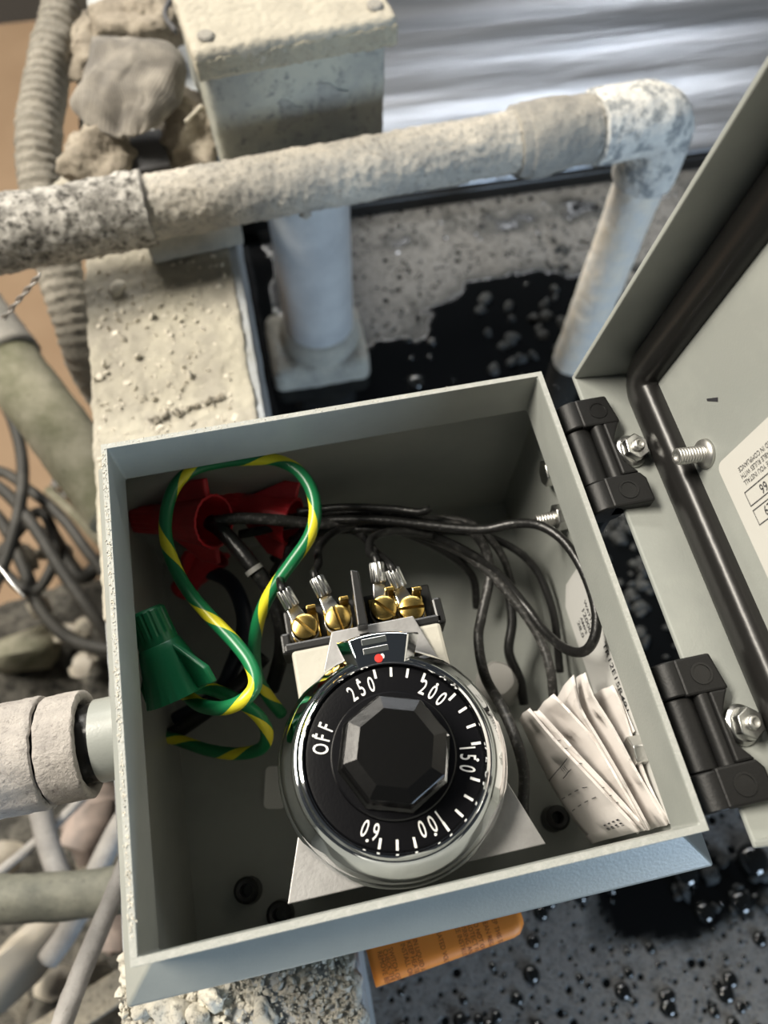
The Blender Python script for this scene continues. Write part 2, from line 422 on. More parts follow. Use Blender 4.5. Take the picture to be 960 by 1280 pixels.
blobs = [  # clear black openings in the foam: centre in the bath, radii, strength
    (650, 372, 85, 34, 1.3), (540, 455, 110, 45, 1.0), (690, 440, 90, 45, .9), (320, 420, 40, 200, 1.2), (860, 1118, 95, 40, 1.6), (790, 1085, 60, 30, .8),
    (790, 745, 60, 160, 1.0), (640, 500, 120, 30, .7), (420, 500, 110, 40, .8), (690, 270, 300, 22, .5)]
bl = []
for u, v, ru, rv, s in blobs:
    c = at(u, v, WZ); bl.append((c.x, c.y, (at(u+ru, v, WZ)-c).length, (at(u, v-rv, WZ)-c).length, s))
mb = MB(); nx, ny = 190, 250; xs = [-100+(620+100)*i/nx for i in range(nx+1)]; ys = [-420+(1010)*j/ny for j in range(ny+1)]
vs = []; foam = []
for x in xs:
    for y in ys:
        f = 1.05+.5*noise.noise(Vector((x/38, y/38, 3)))+.25*noise.noise(Vector((x/13, y/13, 9)))
        for cx, cy, ra, rb, s in bl:
            d = ((x-cx)/ra)**2+((y-cy)/rb)**2
            if d < 9: f -= s*1.35*math.exp(-d*.9)
        f = min(1, max(0, (f-.25)/.5)); foam.append(f)
        vs.append((x, y, WZ+1.2*f+.25*noise.noise(Vector((x/25, y/25, 1)))))
mb.add(vs, [(i*(ny+1)+j, (i+1)*(ny+1)+j, (i+1)*(ny+1)+j+1, i*(ny+1)+j+1) for i in range(nx) for j in range(ny)])
w = struct(mb.build('water', WATER, smooth=180))
a = w.data.attributes.new('foam', 'FLOAT', 'POINT'); a.data.foreach_set('value', foam)

def foam_at(x, y):
    i = min(nx, max(0, round((x+100)/720*nx))); j = min(ny, max(0, round((y+420)/1010*ny))); return foam[i*(ny+1)+j]
mb = MB(); rng = random.Random(4)
for k in range(170):
    u = rng.uniform(470, 960); v = rng.uniform(1100, 1290); c = at(u, v, WZ)
    r = rng.choice([1, 1.2, 1.5, 1.8, 2.2, 3, 4.5])*rng.uniform(.8, 1.2)
    if foam_at(c.x, c.y) < .3 and rng.random() < .75: continue
    mb.add([Vector((c.x+p.x*r, c.y+p.y*r, WZ+.4+p.z*r*.75)) for p in ICO[2][0]], ICO[2][1])
for k in range(220):
    u = rng.uniform(440, 840); v = rng.uniform(235, 520); c = at(u, v, WZ); r = rng.choice([1, 1.4, 2, 2.6])*rng.uniform(.8, 1.3)
    if foam_at(c.x, c.y) < .3 and rng.random() < .8: continue
    mb.add([Vector((c.x+p.x*r, c.y+p.y*r, WZ+.4+p.z*r*.7)) for p in ICO[2][0]], ICO[2][1])
for u, v, r in ((510, 425, 3.5), (540, 428, 4), (520, 478, 7), (855, 1090, 9), (880, 1140, 6), (940, 1075, 10), (925, 1128, 7)):
    c = at(u, v, WZ); mb.add([Vector((c.x+p.x*r, c.y+p.y*r, WZ+.4+p.z*r*.7)) for p in ICO[3][0]], ICO[3][1])
o = mb.build('bubbles', BUBBLE, smooth=180, kind='stuff'); tag(o, 'dark glossy bubbles floating in the foam on the black bath', 'bubbles')
mb = MB()
for k in range(420):
    u, v = rng.choice([(rng.uniform(725, 870), rng.uniform(640, 860)), (rng.uniform(690, 800), rng.uniform(300, 420)), (rng.uniform(840, 960), rng.uniform(1060, 1150)), (rng.uniform(600, 720), rng.uniform(370, 470))])
    c = at(u, v, WZ+2); r = rng.uniform(2, 6.5)
    if v > 1050 and rng.random() < .8: continue
    if v < 500 and rng.random() < .82: continue
    mb.rock((c.x, c.y, WZ+.5), (r, r, r*.6), k, .4, 2)
o = mb.build('foam', FOAMLUMP, smooth=180, kind='stuff'); tag(o, 'clotted grey foam lumps drifting on the black bath beside the box', 'foam')

# tank sheet beyond the pipe
t = thing('tank_cover', 'glossy streaked steel sheet with black edge covering the tank beyond the pipe', 'sheet', (300, 470, WZ))
SZ = WZ+16; YE = at(870, 192, SZ).y; XL = -60
mb = MB(); n = 60; vs = []; nxx = 30
for i in range(nxx+1):
    for j in range(n+1):
        y = YE+j/n*420; x = XL+i/nxx*760
        vs.append((x, y, SZ+(y-YE)*.16+1.6*math.sin((y-YE)/26+.4*math.sin(x/160))+.9*math.sin((y-YE)/9.5+x/300)))
mb.add(vs, [(i*(n+1)+j, (i+1)*(n+1)+j, (i+1)*(n+1)+j+1, i*(n+1)+j+1) for i in range(nxx) for j in range(n)])
mb.build('sheet', SHEET, t, smooth=180, solid=2)
MB().box(-104, -100, -420, 520, -560, WZ+4).build('tank_side', RUBBER, t)
MB().box(XL, 700, YE-4, YE+4, WZ-12, SZ-1).build('edge_strip', RUBBER, t, bevel=2)  # plain black strip along the front edge of the sheet

# ------------------------------------------------------------------ beam with salt crust
t = thing('steel_beam', 'grey channel beam thick with crusted salt running under the open box', 'beam', (-66, 150, -206))
crustbox(MB(), -110, -23, -560, 620, -206, -121, 5, 6, crusty(.5, 20, .3, 5)).build('channel', BEAMSIDE, t, smooth=180)
mb = MB(); d1 = crusty(1.1, 26, .75, 6, 1.6, 9)
crustbox(mb, -109.5, -28, 60, 330, -124, -119.5, 2, 1.15, d1, 'z-').build('salt_crust', CRUST_BEAM, t, smooth=180)
mb = MB(); d2 = crusty(1.6, 16, 1.3, 4, 3.2, 6)
crustbox(mb, -111, -24, -230, -70, -124, -120.5, 2, 1.0, d2, 'z-').build('salt_crust', CRUST_COARSE, t, smooth=180, label='coarse granular salt crust')
mb = MB(); rng = random.Random(11)
for k in range(420):
    x = rng.uniform(-107, -33); y = rng.uniform(85, 280); r = rng.choice([.4, .5, .7, .9, 1.2])*rng.uniform(.7, 1.3)
    mb.rock((x, y, -119.2), (r*1.5, r*1.2, r*.45), k, .4, 2)
for u, v, a, b in ((147, 362, 5.5, 3.8), (152, 422, 2.6, 1.6), (172, 446, 2.4, 1.7), (190, 396, 3, 2), (238, 470, 3, 2), (130, 456, 2, 1.3), (205, 300, 2.5, 2)):
    c = at(u, v, -118); mb.rock((c.x, c.y, -117.5), (a, b, b*.6), u, .35, 2)
mb.build('salt_crumbs', CRUMB, t, smooth=40, kind='stuff')
mb = MB()
for k in range(2400):
    x = rng.uniform(-110, -26); y = rng.uniform(-125, -82); r = rng.choice([.25, .3, .4, .5, .7, 1.0, 1.5])*rng.uniform(.7, 1.2)*(1.35 if x < -70 else .9)
    mb.rock((x, y, -118.6), (r*1.2, r, r*.8), k, .45, 1)
mb.build('salt_crumbs', CRUST_COARSE, t, smooth=40, kind='stuff')
for u, v, r in ((215, 1262, 8), (265, 1250, 6), (183, 1258, 5), (330, 1272, 6), (250, 1276, 7)):
    c = at(u, v, -116); MB().rock((c.x, c.y, -117), (r, r*.75, r*.5), u, .4, 3).build('salt_lump', CRUST_COARSE, t, smooth=60)

A_ = at(186, 526, -117.5); B_ = at(280, 494, -117.5)
mb = MB(); rng = random.Random(8)
for k in range(60):
    q_ = rng.random(); p = A_.lerp(B_, q_); r = rng.uniform(.5, 1.2); mb.rock((p.x+rng.gauss(0, .5), p.y+rng.gauss(0, .8), -118.2), (r*1.6, r*.8, r*.9), k, .4, 1)
mb.build('dark_scrape', RUBBLE, t, smooth=60, kind='stuff')
# spacer block on the beam under the pipe
def straight(mb, p0, p1, r, n, step, disp, rf=None):
    k = max(2, int((Vector(p1)-Vector(p0)).length/step)); return mb.tube([Vector(p0).lerp(Vector(p1), i/k) for i in range(k+1)], r, n, step, disp, rf, smooth=False)
c0 = at(192, 332, -119); c1 = at(306, 306, -119)
fr = frame((c0.x, c0.y, -119), (0, 0, 1), (c1.x-c0.x, c1.y-c0.y, 0)); L = (c1-c0).length
o = crustbox(MB(fr), 0, L, 0, 26, 0, 22, 1.5, 1.2, crusty(.4, 10, .35, 3)).build('spacer_block', crust('block_crust', (.50, .48, .42), (.39, .385, .35), (.22, .23, .22), .06, .4, .34, bump=.6), smooth=180)
tag(o, 'small dusty grey spacer block lying across the beam under the pipe', 'block')

# ------------------------------------------------------------------ crusted pipe with elbow
PZ = -80
PL = at(0, 294, PZ); PR = at(742, 160, PZ); PD = (PR-PL)/(PR.x-PL.x)
PA = lambda x: PL+PD*(x-PL.x)
t = thing('salt_crusted_pipe', 'salt crusted pipe crossing behind the box to an elbow and turning down', 'pipe', PA(30)-Vector((0, 0, 18)))
XJ = at(186, 258, PZ).x; XT0 = at(640, 176, PZ).x; XT1 = at(738, 160, PZ).x
straight(MB(), PA(XJ-2), PA(XT0+4), 15.7, 100, 1.0, crusty(.7, 12, .7, 3.2, 1.1, 4)).build('pipe_run', CRUST_PIPE, t, smooth=180)
straight(MB(), PA(-520), PA(XJ), 18.3, 100, 1.1, crusty(.9, 10, .7, 3.5, 1.4, 4)).build('pipe_sleeve', CRUST_DARK, t, smooth=180, label='darker pitted sleeve end of the pipe')
straight(MB(), PA(XT0), PA(XT1), 18, 100, .8, crusty(1.0, 14, .35, 4), rf=lambda q, l: 18.0+.9*math.sin(q*5)+(1.0 if .14 < q < .95 else 0)).build('tape_wrap', CRUST_TAPE, t, smooth=180, label='wrinkled grey tape wrapped round the joint')
EX = 226.5; e0 = PA(XT1+1.5); e1 = PA(EX-18); EY = PA(EX).y
el = [e0, e0.lerp(e1, .5), e1, Vector((EX-8, EY, PZ-2.5)), Vector((EX-2, EY, PZ-8)), Vector((EX, EY, PZ-18)), Vector((EX, EY, PZ-42))]
MB().tube(el, 19.2, 110, .9, crusty(.6, 11, .45, 3.5, .8, 4.5), rf=lambda q, l: 20.0-1.2*q).build('elbow', CRUST_ELBOW, t, smooth=180, label='white flaking elbow of the pipe')
straight(MB(), e0-Vector((3, 0, 0)), e0+Vector((1, 0, 0)), 17, 60, 1, ZERO).build('joint_gap', CRUST_DARK, t, smooth=180)
straight(MB(), (EX, EY, PZ-40), (EX, EY, WZ-16), 15.4, 80, 1.6, crusty(.5, 16, .3, 5, .9, 7)).build('drop_pipe', CRUST_DROP, t, smooth=180, label='cream stained pipe dropping from the elbow into the bath')
c = PA(at(385, 262, PZ).x); MB().rock((c.x, c.y-7, PZ-15.5), (4, 3, 3), 5, .4, 2).build('salt_drip', CRUST_PIPE, t, smooth=60)

WORN = crust('worn_patch', (.33, .335, .31), (.26, .265, .255), (.15, .155, .155), .08, .3, .4, bump=.4)
# ------------------------------------------------------------------ dusty pull box on its riser
fr = frame((-26.0, 302, 0), (0, 0, 1), (math.cos(math.radians(6)), math.sin(math.radians(6)), 0))
t = thing('dusty_pull_box', 'square grey pull box with a salt dusted lid on a riser behind the pipe', 'junction box', (25, 332, -292))
crustbox(MB(fr), 3, 98, 1.5, 99, -106, -36, 4, 1.6, crusty(.35, 15, .25, 4)).build('box_body', PVCBOX, t, smooth=180)
crustbox(MB(fr), -1.0, 103, -2.5, 102, -40.5, -26.5, 3.5, 1.1, crusty(.45, 12, .45, 3, .5, 5)).build('lid', CRUST_LID, t, smooth=180)
crustbox(MB(fr), -.5, 102.4, -3.1, 2, -40.8, -30, 1.5, .9, crusty(.5, 8, .5, 2.5, .6, 4)).build('lid_skirt', CRUST_LIDSIDE, t, smooth=180, label='furry brownish dust on the lid edge')
for x, y in ((8, 9), (94, 9)):
    MB(frame(fr @ Vector((x, y, -26.4)), (0, 0, 1))).lathe([(0, -1), (4.2, -1), (4.2, .8), (3.3, 1.6), (0, 1.7)], 24).build('lid_screw', CRUST_TAPE, t, smooth=40)
for x, z, a, b in ((40, -70, 11, 8), (62, -66, 14, 9)):
    MB(frame(fr @ Vector((x, 1.4, z)), (0, -1, 0), (1, 0, 0))).prism([(a*math.cos(k*.4)*(1+.15*math.sin(k*2.1)), b*math.sin(k*.4)*(1+.2*math.cos(k*1.7))) for k in range(16)], -1, .2).build('worn_mark', WORN, t)
straight(MB(), (25, 332, -104), (25, 332, -286), 27, 64, 3, crusty(.35, 22, .2, 6)).build('riser', POSTM, t, smooth=180)
mb = MB(); crustbox(mb, -18, 60, 297, 362, -312, -284, 8, 2, crusty(.8, 15, .5, 5)); mb.build('riser_base', FLANGE, t, smooth=180)
mb = MB(frame((25, 332, -288), (0, 0, 1))); mb.lathe([(32, 0), (32, 10), (29.5, 18), (27, 20)], 48, rf=lambda r, z, th: r+.6*math.sin(th*3)).build('riser_collar', FLANGE, t, smooth=40)

# ------------------------------------------------------------------ corrugated hose, rag, clumps
t = tag(MB().tube([at(84, -40, -88), at(78, 20, -96), at(60, 90, -104), at(48, 180, -115), at(58, 270, -132), at(78, 350, -150), at(98, 415, -170), at(108, 445, -184), at(124, 480, -214), at(146, 512, -240)], 13, 40, .8,
    crusty(.8, 14, .6, 4, 1.2, 7), rf=lambda q, l: 13.0+.45*math.sin(l*2*math.pi/6.2)).build('corrugated_hose', HOSEM, smooth=180), 'dusty corrugated hose curving down behind the left edge of the beam', 'hose')
rng = random.Random(3)
# the rag: a knit cloth slumped over the clump
c4s = [at(112, 36, -62), at(238, 44, -66), at(212, 168, -76), at(92, 150, -76)]
mb = MB(); n = 70; vs = []; uvq = []
for i in range(n+1):
    for j in range(n+1):
        a, b = i/n, j/n
        p = (c4s[0]*(1-a)+c4s[1]*a)*(1-b)+(c4s[3]*(1-a)+c4s[2]*a)*b
        ed = min(a, 1-a, b, 1-b)
        e = Vector((noise.noise(Vector((a*4, b*4, 1))), noise.noise(Vector((a*4, b*4, 5))), 0))*5
        # pull the outline to the photographed shape: rounded right side, torn left tail
        k = Vector((0, 0, 0))
        if a > .6 and b > .6: k += Vector((-16*(a-.6)*(b-.6)/.16*1.0, 9*(a-.6)*(b-.6)/.16, 0))
        if a > .7 and b < .3: k += Vector((-8*(a-.7)*(.3-b)/.09, -6*(a-.7)*(.3-b)/.09, 0))
        if a < .25 and b > .5: k += Vector((-6*(.25-a)*4*math.sin((b-.5)*9), 0, 0))
        h = 6*math.sin(a*3.1)*math.sin(b*3.1)+2.2*noise.noise(Vector((a*3.2, b*2.2, 2)))+1.1*noise.noise(Vector((a*9, b*6, 8)))-5*max(0, .15-ed)/.15
        h -= 9*math.exp(-((a-.38)/.10)**2-((b-.86)/.12)**2)
        vs.append(p+e+k+Vector((0, 0, h)))
fs = []; us = []
for i in range(n):
    for j in range(n):
        fs.append((i*(n+1)+j, (i+1)*(n+1)+j, (i+1)*(n+1)+j+1, i*(n+1)+j+1)); us.append([(i/n, j/n), ((i+1)/n, j/n), ((i+1)/n, (j+1)/n), (i/n, (j+1)/n)])
mb.add(vs, fs, us)
tag(mb.build('dirty_rag', RAG, smooth=180, solid=2.2), 'dirty ribbed knit rag draped over the clumps by the corrugated hose', 'rag')
def clump(u, v, z, size, seed, m, label, sub=3, amp=.3):
    c = at(u, v, z); mb = MB(); mb.rock(c, size, seed, amp, sub, Matrix.Identity(3))
    f = crusty(2.0, 9, 1.3, 2.6, 3.0, 5)
    mb.v = [p+(p-c).normalized()*f(p) for p in mb.v]
    return tag(mb.build('salt_clump', m, smooth=180), label, 'salt clump')
ICO[4] = None
b = bmesh.new(); bmesh.ops.create_icosphere(b, subdivisions=5, radius=1); b.verts.ensure_lookup_table()
ICO[4] = ([v.co.copy() for v in b.verts], [tuple(v.index for v in f.verts) for f in b.faces]); b.free()
clump(128, 200, -100, (23, 24, 18), 3, BROWNCRUST, 'lumpy grey brown salt clump on the beam below the rag', 4)
clump(240, 165, -102, (20, 26, 14), 8, BROWNCRUST, 'brown salt clump wedged against the dusty pull box', 4)
clump(178, 30, -95, (30, 22, 16), 14, BROWNCRUST, 'brown clump above the rag beside the pull box', 4)
clump(100, 60, -104, (17, 28, 13), 17, BROWNCRUST, 'pale crusted clump stuck on the top of the corrugated hose', 4)
clump(215, 205, -112, (22, 9, 7), 23, CRUST_BEAM, 'flat pale salt ridge on the beam just behind the pipe', 4)
clump(120, 225, -112, (20, 14, 8), 29, CRUST_BEAM, 'low pale salt clump on the beam next to the hose, behind the pipe', 4)
c = at(184, 190, -100); o = MB(frame(c, (0, 0, 1), (1, .1, 0))).box(-11, 11, -16, 16, -20, 2).build('loose_plate', DARKGREY, bevel=1.5); tag(o, 'dark grey flat plate showing under the lower edge of the rag', 'plate')
a = at(232, 152, -84); b = at(252, 132, -84); o = MB().tube([a, b], 1.0, 8, 3).build('splinter', CRUMB, smooth=180); tag(o, 'thin pale splinter stuck on the brown clump by the pull box', 'splinter')
a = at(216, -6, -74); b = at(206, 18, -74); c = at(220, 40, -76); o = MB().tube([a, b, c], 1.6, 8, 2).build('strap_end', DARKGREY, smooth=180); tag(o, 'short dark cord end between the rag and the pull box lid', 'cord')

# twisted wire hanging from the pipe end
A = at(50, 343, -68); B = at(4, 398, -90); mb = MB()
for ph in (0, math.pi):
    pts = []; ax = (B-A); n1 = ax.cross(Vector((0, 0, 1))).normalized(); n2 = ax.cross(n1).normalized()
    for i in range(41):
        q = i/40; pts.append(A+ax*q+(n1*math.cos(q*15+ph)+n2*math.sin(q*15+ph))*.75)
    mb.tube(pts, .62, 8, 1.0)
tag(mb.build('twisted_wire', WIREM, smooth=180), 'grey twisted tie wire hanging below the left end of the pipe', 'wire')

# ------------------------------------------------------------------ lower left clutter
t = thing('sloping_pipe', 'dusty olive pipe with a collar sloping down behind the beam', 'pipe', at(60, 520, -270)-Vector((0, 0, 20)))
P0 = at(-70, 372, -232); P1 = at(8, 450, -240); P2 = at(150, 640, -262)
straight(MB(), P1, P2, 22, 40, 4, crusty(.6, 20, .4, 6)).build('pipe_run', OLIVE, t, smooth=180)
d = (P1-P2).normalized(); straight(MB(), P1-d*2, P1+d*60, 24.5, 40, 4, crusty(.6, 14, .4, 6)).build('collar', CRUST_TAPE, t, smooth=180)
def cable(name, pts, r, m, label, cat, group=None, disp=None, n=16):
    return tag(MB().tube([at(*p) for p in pts], r, n, 3, disp).build(name, m, smooth=180), label, cat, group)
Bz = -400
g = 'dark cables looping at the left'
cable('dark_cable', [(-60, 450, -390), (-5, 490, -385), (22, 545, -380), (28, 610, -385), (10, 690, -395), (-20, 760, -400)], 5.2, CABLE, 'dark cable arching down at the left edge in front of the tan floor', 'cable', g)
cable('dark_cable', [(-60, 580, -400), (0, 610, -396), (40, 655, -392), (75, 710, -396), (110, 760, -404), (140, 800, -420)], 5.5, CABLE, 'dark cable sloping right through the middle of the cable tangle', 'cable', g)
cable('dark_cable', [(-60, 650, -420), (-10, 590, -412), (40, 615, -410), (80, 650, -412), (110, 690, -416), (150, 740, -430)], 5, CABLE, 'uppermost dark cable arching over the tangle toward the box', 'cable', g)
cable('dark_cable', [(-60, 600, -430), (0, 650, -430), (30, 710, -430), (50, 760, -436), (90, 800, -445), (150, 815, -450)], 6, CABLE, 'thick dark cable sagging along the bottom of the tangle', 'cable', g)
cable('dark_cable', [(-40, 740, -420), (10, 680, -420), (50, 640, -424), (70, 690, -428), (40, 740, -430), (-10, 700, -434)], 5, CABLE, 'dark cable bent into a small loop near the left edge', 'cable', g)
cable('dark_cable', [(60, 660, -436), (100, 720, -440), (130, 700, -446), (170, 690, -455)], 7, CABLE, 'short dark cable passing under the left side of the box', 'cable', g)
cable('silver_wire', [(-20, 690, -160), (2, 712, -160), (14, 728, -160), (30, 746, -162)], .8, SILVER, 'thin bright wire end poking in at the left edge', 'wire')
c = at(74, 612, -556); o = MB(frame(c, (.3, .2, 1))).lathe([(0, -5), (12, -5), (12, 0), (7, 2), (7, 14), (0, 14)], 20).build('floor_bolt', SILVER, smooth=40); tag(o, 'small pale bolt head standing on the tan floor', 'bolt')
cable('olive_cable', [(60, 612, -545), (90, 640, -545), (120, 672, -545), (170, 720, -545)], 5, OLIVE, 'short olive cable end lying on the tan floor behind the box', 'cable')

# rubble bank
mb = MB(); nu, nv = 70, 110; vs = []
for i in range(nu+1):
    for j in range(nv+1):
        x = -420+(500)*i/nu; y = -420+(700)*j/nv
        h = -500+26*fbm((x, y, 0), 60)+9*fbm((x, y, 5), 16)
        e = (y-215)/50
        h -= max(0, e)*60
        vs.append((x, y, max(h, -561)))
mb.add(vs, [(i*(nv+1)+j, (i+1)*(nv+1)+j, (i+1)*(nv+1)+j+1, i*(nv+1)+j+1) for i in range(nu) for j in range(nv)])
o = mb.build('rubble', RUBBLED, smooth=180, kind='stuff'); tag(o, 'dark grey bank of rubble and caked dust on the floor at left', 'rubble')
def chunk(name, u, v, z, size, seed, m, label, cat, group=None, amp=.35):
    c = at(u, v, z); return tag(MB().rock(c, size, seed, amp, 2).build(name, m, smooth=50), label, cat, group)
chunk('pale_shard', 30, 1195, -400, (26, 44, 16), 41, SHARD, 'pale broken shard under the horizontal grey hose', 'shard')
chunk('pale_shard', -6, 1075, -430, (20, 24, 14), 43, SHARD, 'pale shard cut off by the left edge above the grey hose', 'shard')
chunk('pink_stone', 118, 1025, -420, (34, 22, 20), 44, PINK, 'pinkish stone between the conduit fitting and the box', 'stone')
chunk('pink_stone', 145, 1165, -420, (16, 18, 14), 45, PINK, 'small pinkish stone behind the grey tube beside the box', 'stone')
chunk('brown_lump', 30, 815, -470, (40, 34, 20), 46, OLIVE, 'rounded brown lump above the conduit fitting at the left edge', 'lump')
for k, (u, v, r) in enumerate(((84, 790, 11), (104, 785, 11), (34, 698, 13), (56, 690, 9), (84, 690, 8), (110, 1075, 12), (70, 1230, 14), (120, 1215, 13), (20, 1250, 15), (104, 830, 12), (130, 1120, 11), (50, 760, 13))):
    if k % 3: chunk('rubble_lump', u, v, -455, (r, r*.8, r*.7), 60+k, RUBBLE, 'one of the small grey rubble lumps scattered on the bank at left', 'rubble', 'small grey rubble lumps at left')
    else: chunk('rubble_lump', u, v, -455, (r, r*.8, r*.7), 60+k, SHARD, 'one of the small pale rubble lumps scattered on the bank at left', 'rubble', 'small pale rubble lumps at left')
cable('grey_hose', [(-60, 1124, -225), (0, 1124, -225), (80, 1120, -225), (150, 1112, -225), (220, 1100, -225)], 11.5, GREYHOSE, 'grey green hose running level behind the lower left of the box', 'hose', None, crusty(.5, 10, .3, 4), 32)
cable('slanting_tube', [(60, 1330, -140), (78, 1278, -145), (108, 1200, -152), (150, 1100, -165), (178, 1030, -178)], 4.2, PALETUBE, 'dusty split grey tube slanting up to the lower left box wall', 'tube', None, crusty(.35, 6, .2, 3), 24)
cable('pale_tube', [(45, 990, -330), (52, 1020, -330), (62, 1060, -332), (82, 1110, -335), (110, 1150, -340)], 7, PALETUBE, 'blurred pale tube curving down under the conduit fitting', 'tube')
cable('thin_grey_cord', [(-20, 1105, -350), (30, 1065, -345), (70, 1030, -340), (110, 990, -335)], 3.2, PALETUBE, 'thin grey cord crossing the pale tube under the conduit fitting', 'cord')
cable('flat_grey_tube', [(60, 1200, -310), (90, 1155, -305), (140, 1050, -300), (170, 1000, -295)], 6.5, PALETUBE, 'grey tube crossing behind the level hose beside the box', 'tube')
c = at(105, 1262, -330); o = MB(frame(c, (0, .1, 1), (1, .36, 0))).box(-80, 90, -9, 9, -3, 3).build('flat_strip', RUBBLE, bevel=1.5); tag(o, 'flat dusty strip lying at the bottom left below the slanting tube', 'strip')

# ------------------------------------------------------------------ the open control box
BOX = thing('control_box', 'open grey steel control box with raised lid holding a thermostat and wiring', 'electrical box', (0, 0, -116))
def sqsweep(mb, prof, half, closed=True):
    v = []; f = []; n = len(prof)
    for sx, sy in ((1, 1), (-1, 1), (-1, -1), (1, -1)):
        for o, z in prof: v.append((sx*(half+o), sy*(half+o), z))
    for k in range(4):
        for j in range(n if closed else n-1):
            a, b = k*n+j, k*n+(j+1) % n; c, d = ((k+1) % 4)*n+(j+1) % n, ((k+1) % 4)*n+j
            f.append((a, b, c, d))
    mb.add(v, f); return mb
mb = sqsweep(MB(), [(1.9, 0), (1.9, -19), (11.6, -29), (11.6, -116), (9.8, -116), (9.8, -30), (0, -20.2), (0, 0)], 70)
mb.build('box_wall', PAINT, BOX, bevel=.7, seg=3)
MB().box(-80, 80, -80, 80, -116, -114.2).build('box_floor', PAINT, BOX)
# worn, salt speckled rim edge on the left and front
mb = MB(); rng = random.Random(5)
for k in range(420):
    y = rng.uniform(-66, 70); r = rng.uniform(.1, .3); mb.rock((-71.0+rng.gauss(0, .35), y, .1), (r, r*1.6, r*.6), k, .4, 1)
for k in range(120):
    x = rng.uniform(-71, 40); r = rng.uniform(.1, .22); mb.rock((x, 71.2+rng.gauss(0, .4), .05), (r*1.6, r, r*.6), k, .4, 1)
mb.build('rim_dust', CRUMB, BOX, smooth=40, kind='stuff')
sqsweep(MB(), [(1.8, .02), (1.8, -.3), (.1, -.3), (.1, .02)], 70).build('rim_edge', PAINTW, BOX, label='worn pale rim edge')
# collars on the floor, plate for light in the slot, gland, wall nuts
for u, v in ((308, 1113), (349, 1143), (697, 1022)):
    c = at(u, v, -106)
    MB(frame((c.x, c.y, -114.2), (0, 0, 1))).lathe([(2.3, 3), (2.3, 9), (3.6, 9.3), (4.6, 8.6), (4.9, 0), (2.3, 0)], 28, cap=False).build('floor_collar', BLACKM, BOX, smooth=40)
c = at(344, 984, -113.6); MB(frame((c.x, c.y, -114.2), (0, 0, 1), (math.cos(-.2), math.sin(-.2), 0))).prism(rrect(-4.2, -8, 4.2, 8, 2), 0, .6).build('slot_light_plate', WHITE, BOX, label='white plate standing for light seen through a floor slot')  # white plate stands for the light coming through a slot in the floor
c = at(628, 852, -100); g = frame((c.x, c.y, -114.2), (-.1, .1, 1)); MB(g).lathe([(0, 0), (9.4, 0), (9.4, 9), (8.2, 13), (6.6, 15), (0, 15.4)], 28, rf=lambda r, z, th: r*(1-.06*abs(math.cos(3*th)))).build('floor_gland', mat('grey_nylon', (.42, .41, .39), .5), BOX, smooth=45)
def hexnut(fr, r, h, m, parent, name='nut', bolt=None, flange=None):
    mb = MB(fr)
    z = 0
    if flange: mb.lathe([(0, 0), (flange, 0), (flange, .7), (r*1.0, 2.0), (0, 2.0)], 36); z = 1.2
    mb.prism(hexpts(r, 12), z, z+h); o = mb.build(name, m, parent, smooth=30, bevel=.45, seg=2)
    if bolt:
        rb, hb = bolt; mb = MB(fr); prof = [(0, 0)]+[(rb, .25*k) for k in range(int((z+h+hb)/.25))]+[(rb-.5, z+h+hb), (rb-1.0, z+h+hb), (rb-1.2, z+h+hb-.5), (0, z+h+hb-.5)]
        mb.lathe(prof, 28, rf=lambda rr, zz, th: (rr-.22*(1+math.sin(2*math.pi*zz/1.05+th)) if abs(rr-rb) < .01 else rr)).build('bolt_end', STUD, parent if parent.parent is None else parent, smooth=180)
    return o
for u, v, bolt in ((693, 590, None), (707, 645, (2.6, 7)), (803, 937, None)):
    q = atx(u, v, 79.6); hexnut(frame((79.8, q.y, q.z), (-1, 0, 0), (0, 0, 1)), 5.0, 4.6, STEEL, BOX, 'wall_nut', bolt)
# rating sticker on the right wall
fs = frame((79.65, 0, 0), (-1, 0, 0), (0, -1, 0))        # text runs along -y, up is +z
SK = MB(fs); SK.prism([(-y, z) for y, z in ((16.5, -71), (19, -67), (19, -43), (-69, -36), (-69, -72), (-66, -75), (13, -76))][::-1], 0, .15)
SK = SK.build('rating_sticker', STICKER, BOX)
mb = MB()
def stx(s, y, z, size, sx=.85): text(s, size, Matrix.Translation(Vector((-.28, 0, 0))) @ fs @ Matrix.Translation(Vector((-y, z, 0))), sx, mb=mb, bold=.04)
stx('WATTS', 3, -53.2, 3.2); stx('12000', 1.5, -57.8, 4.6); stx('AMPS', 1, -62.4, 3.2); stx('28.0', 1, -67.0, 4.4)
stx('TR12E15R491', -22, -48.6, 5.0); stx('VOLTS', -31, -54.5, 3.4); stx('240', -28, -59.3, 4.8); stx('MATERIAL', -30, -64.6, 3.2); stx('316 SS', -27, -69.2, 4.4)
mb.build('sticker_print', INK, SK)

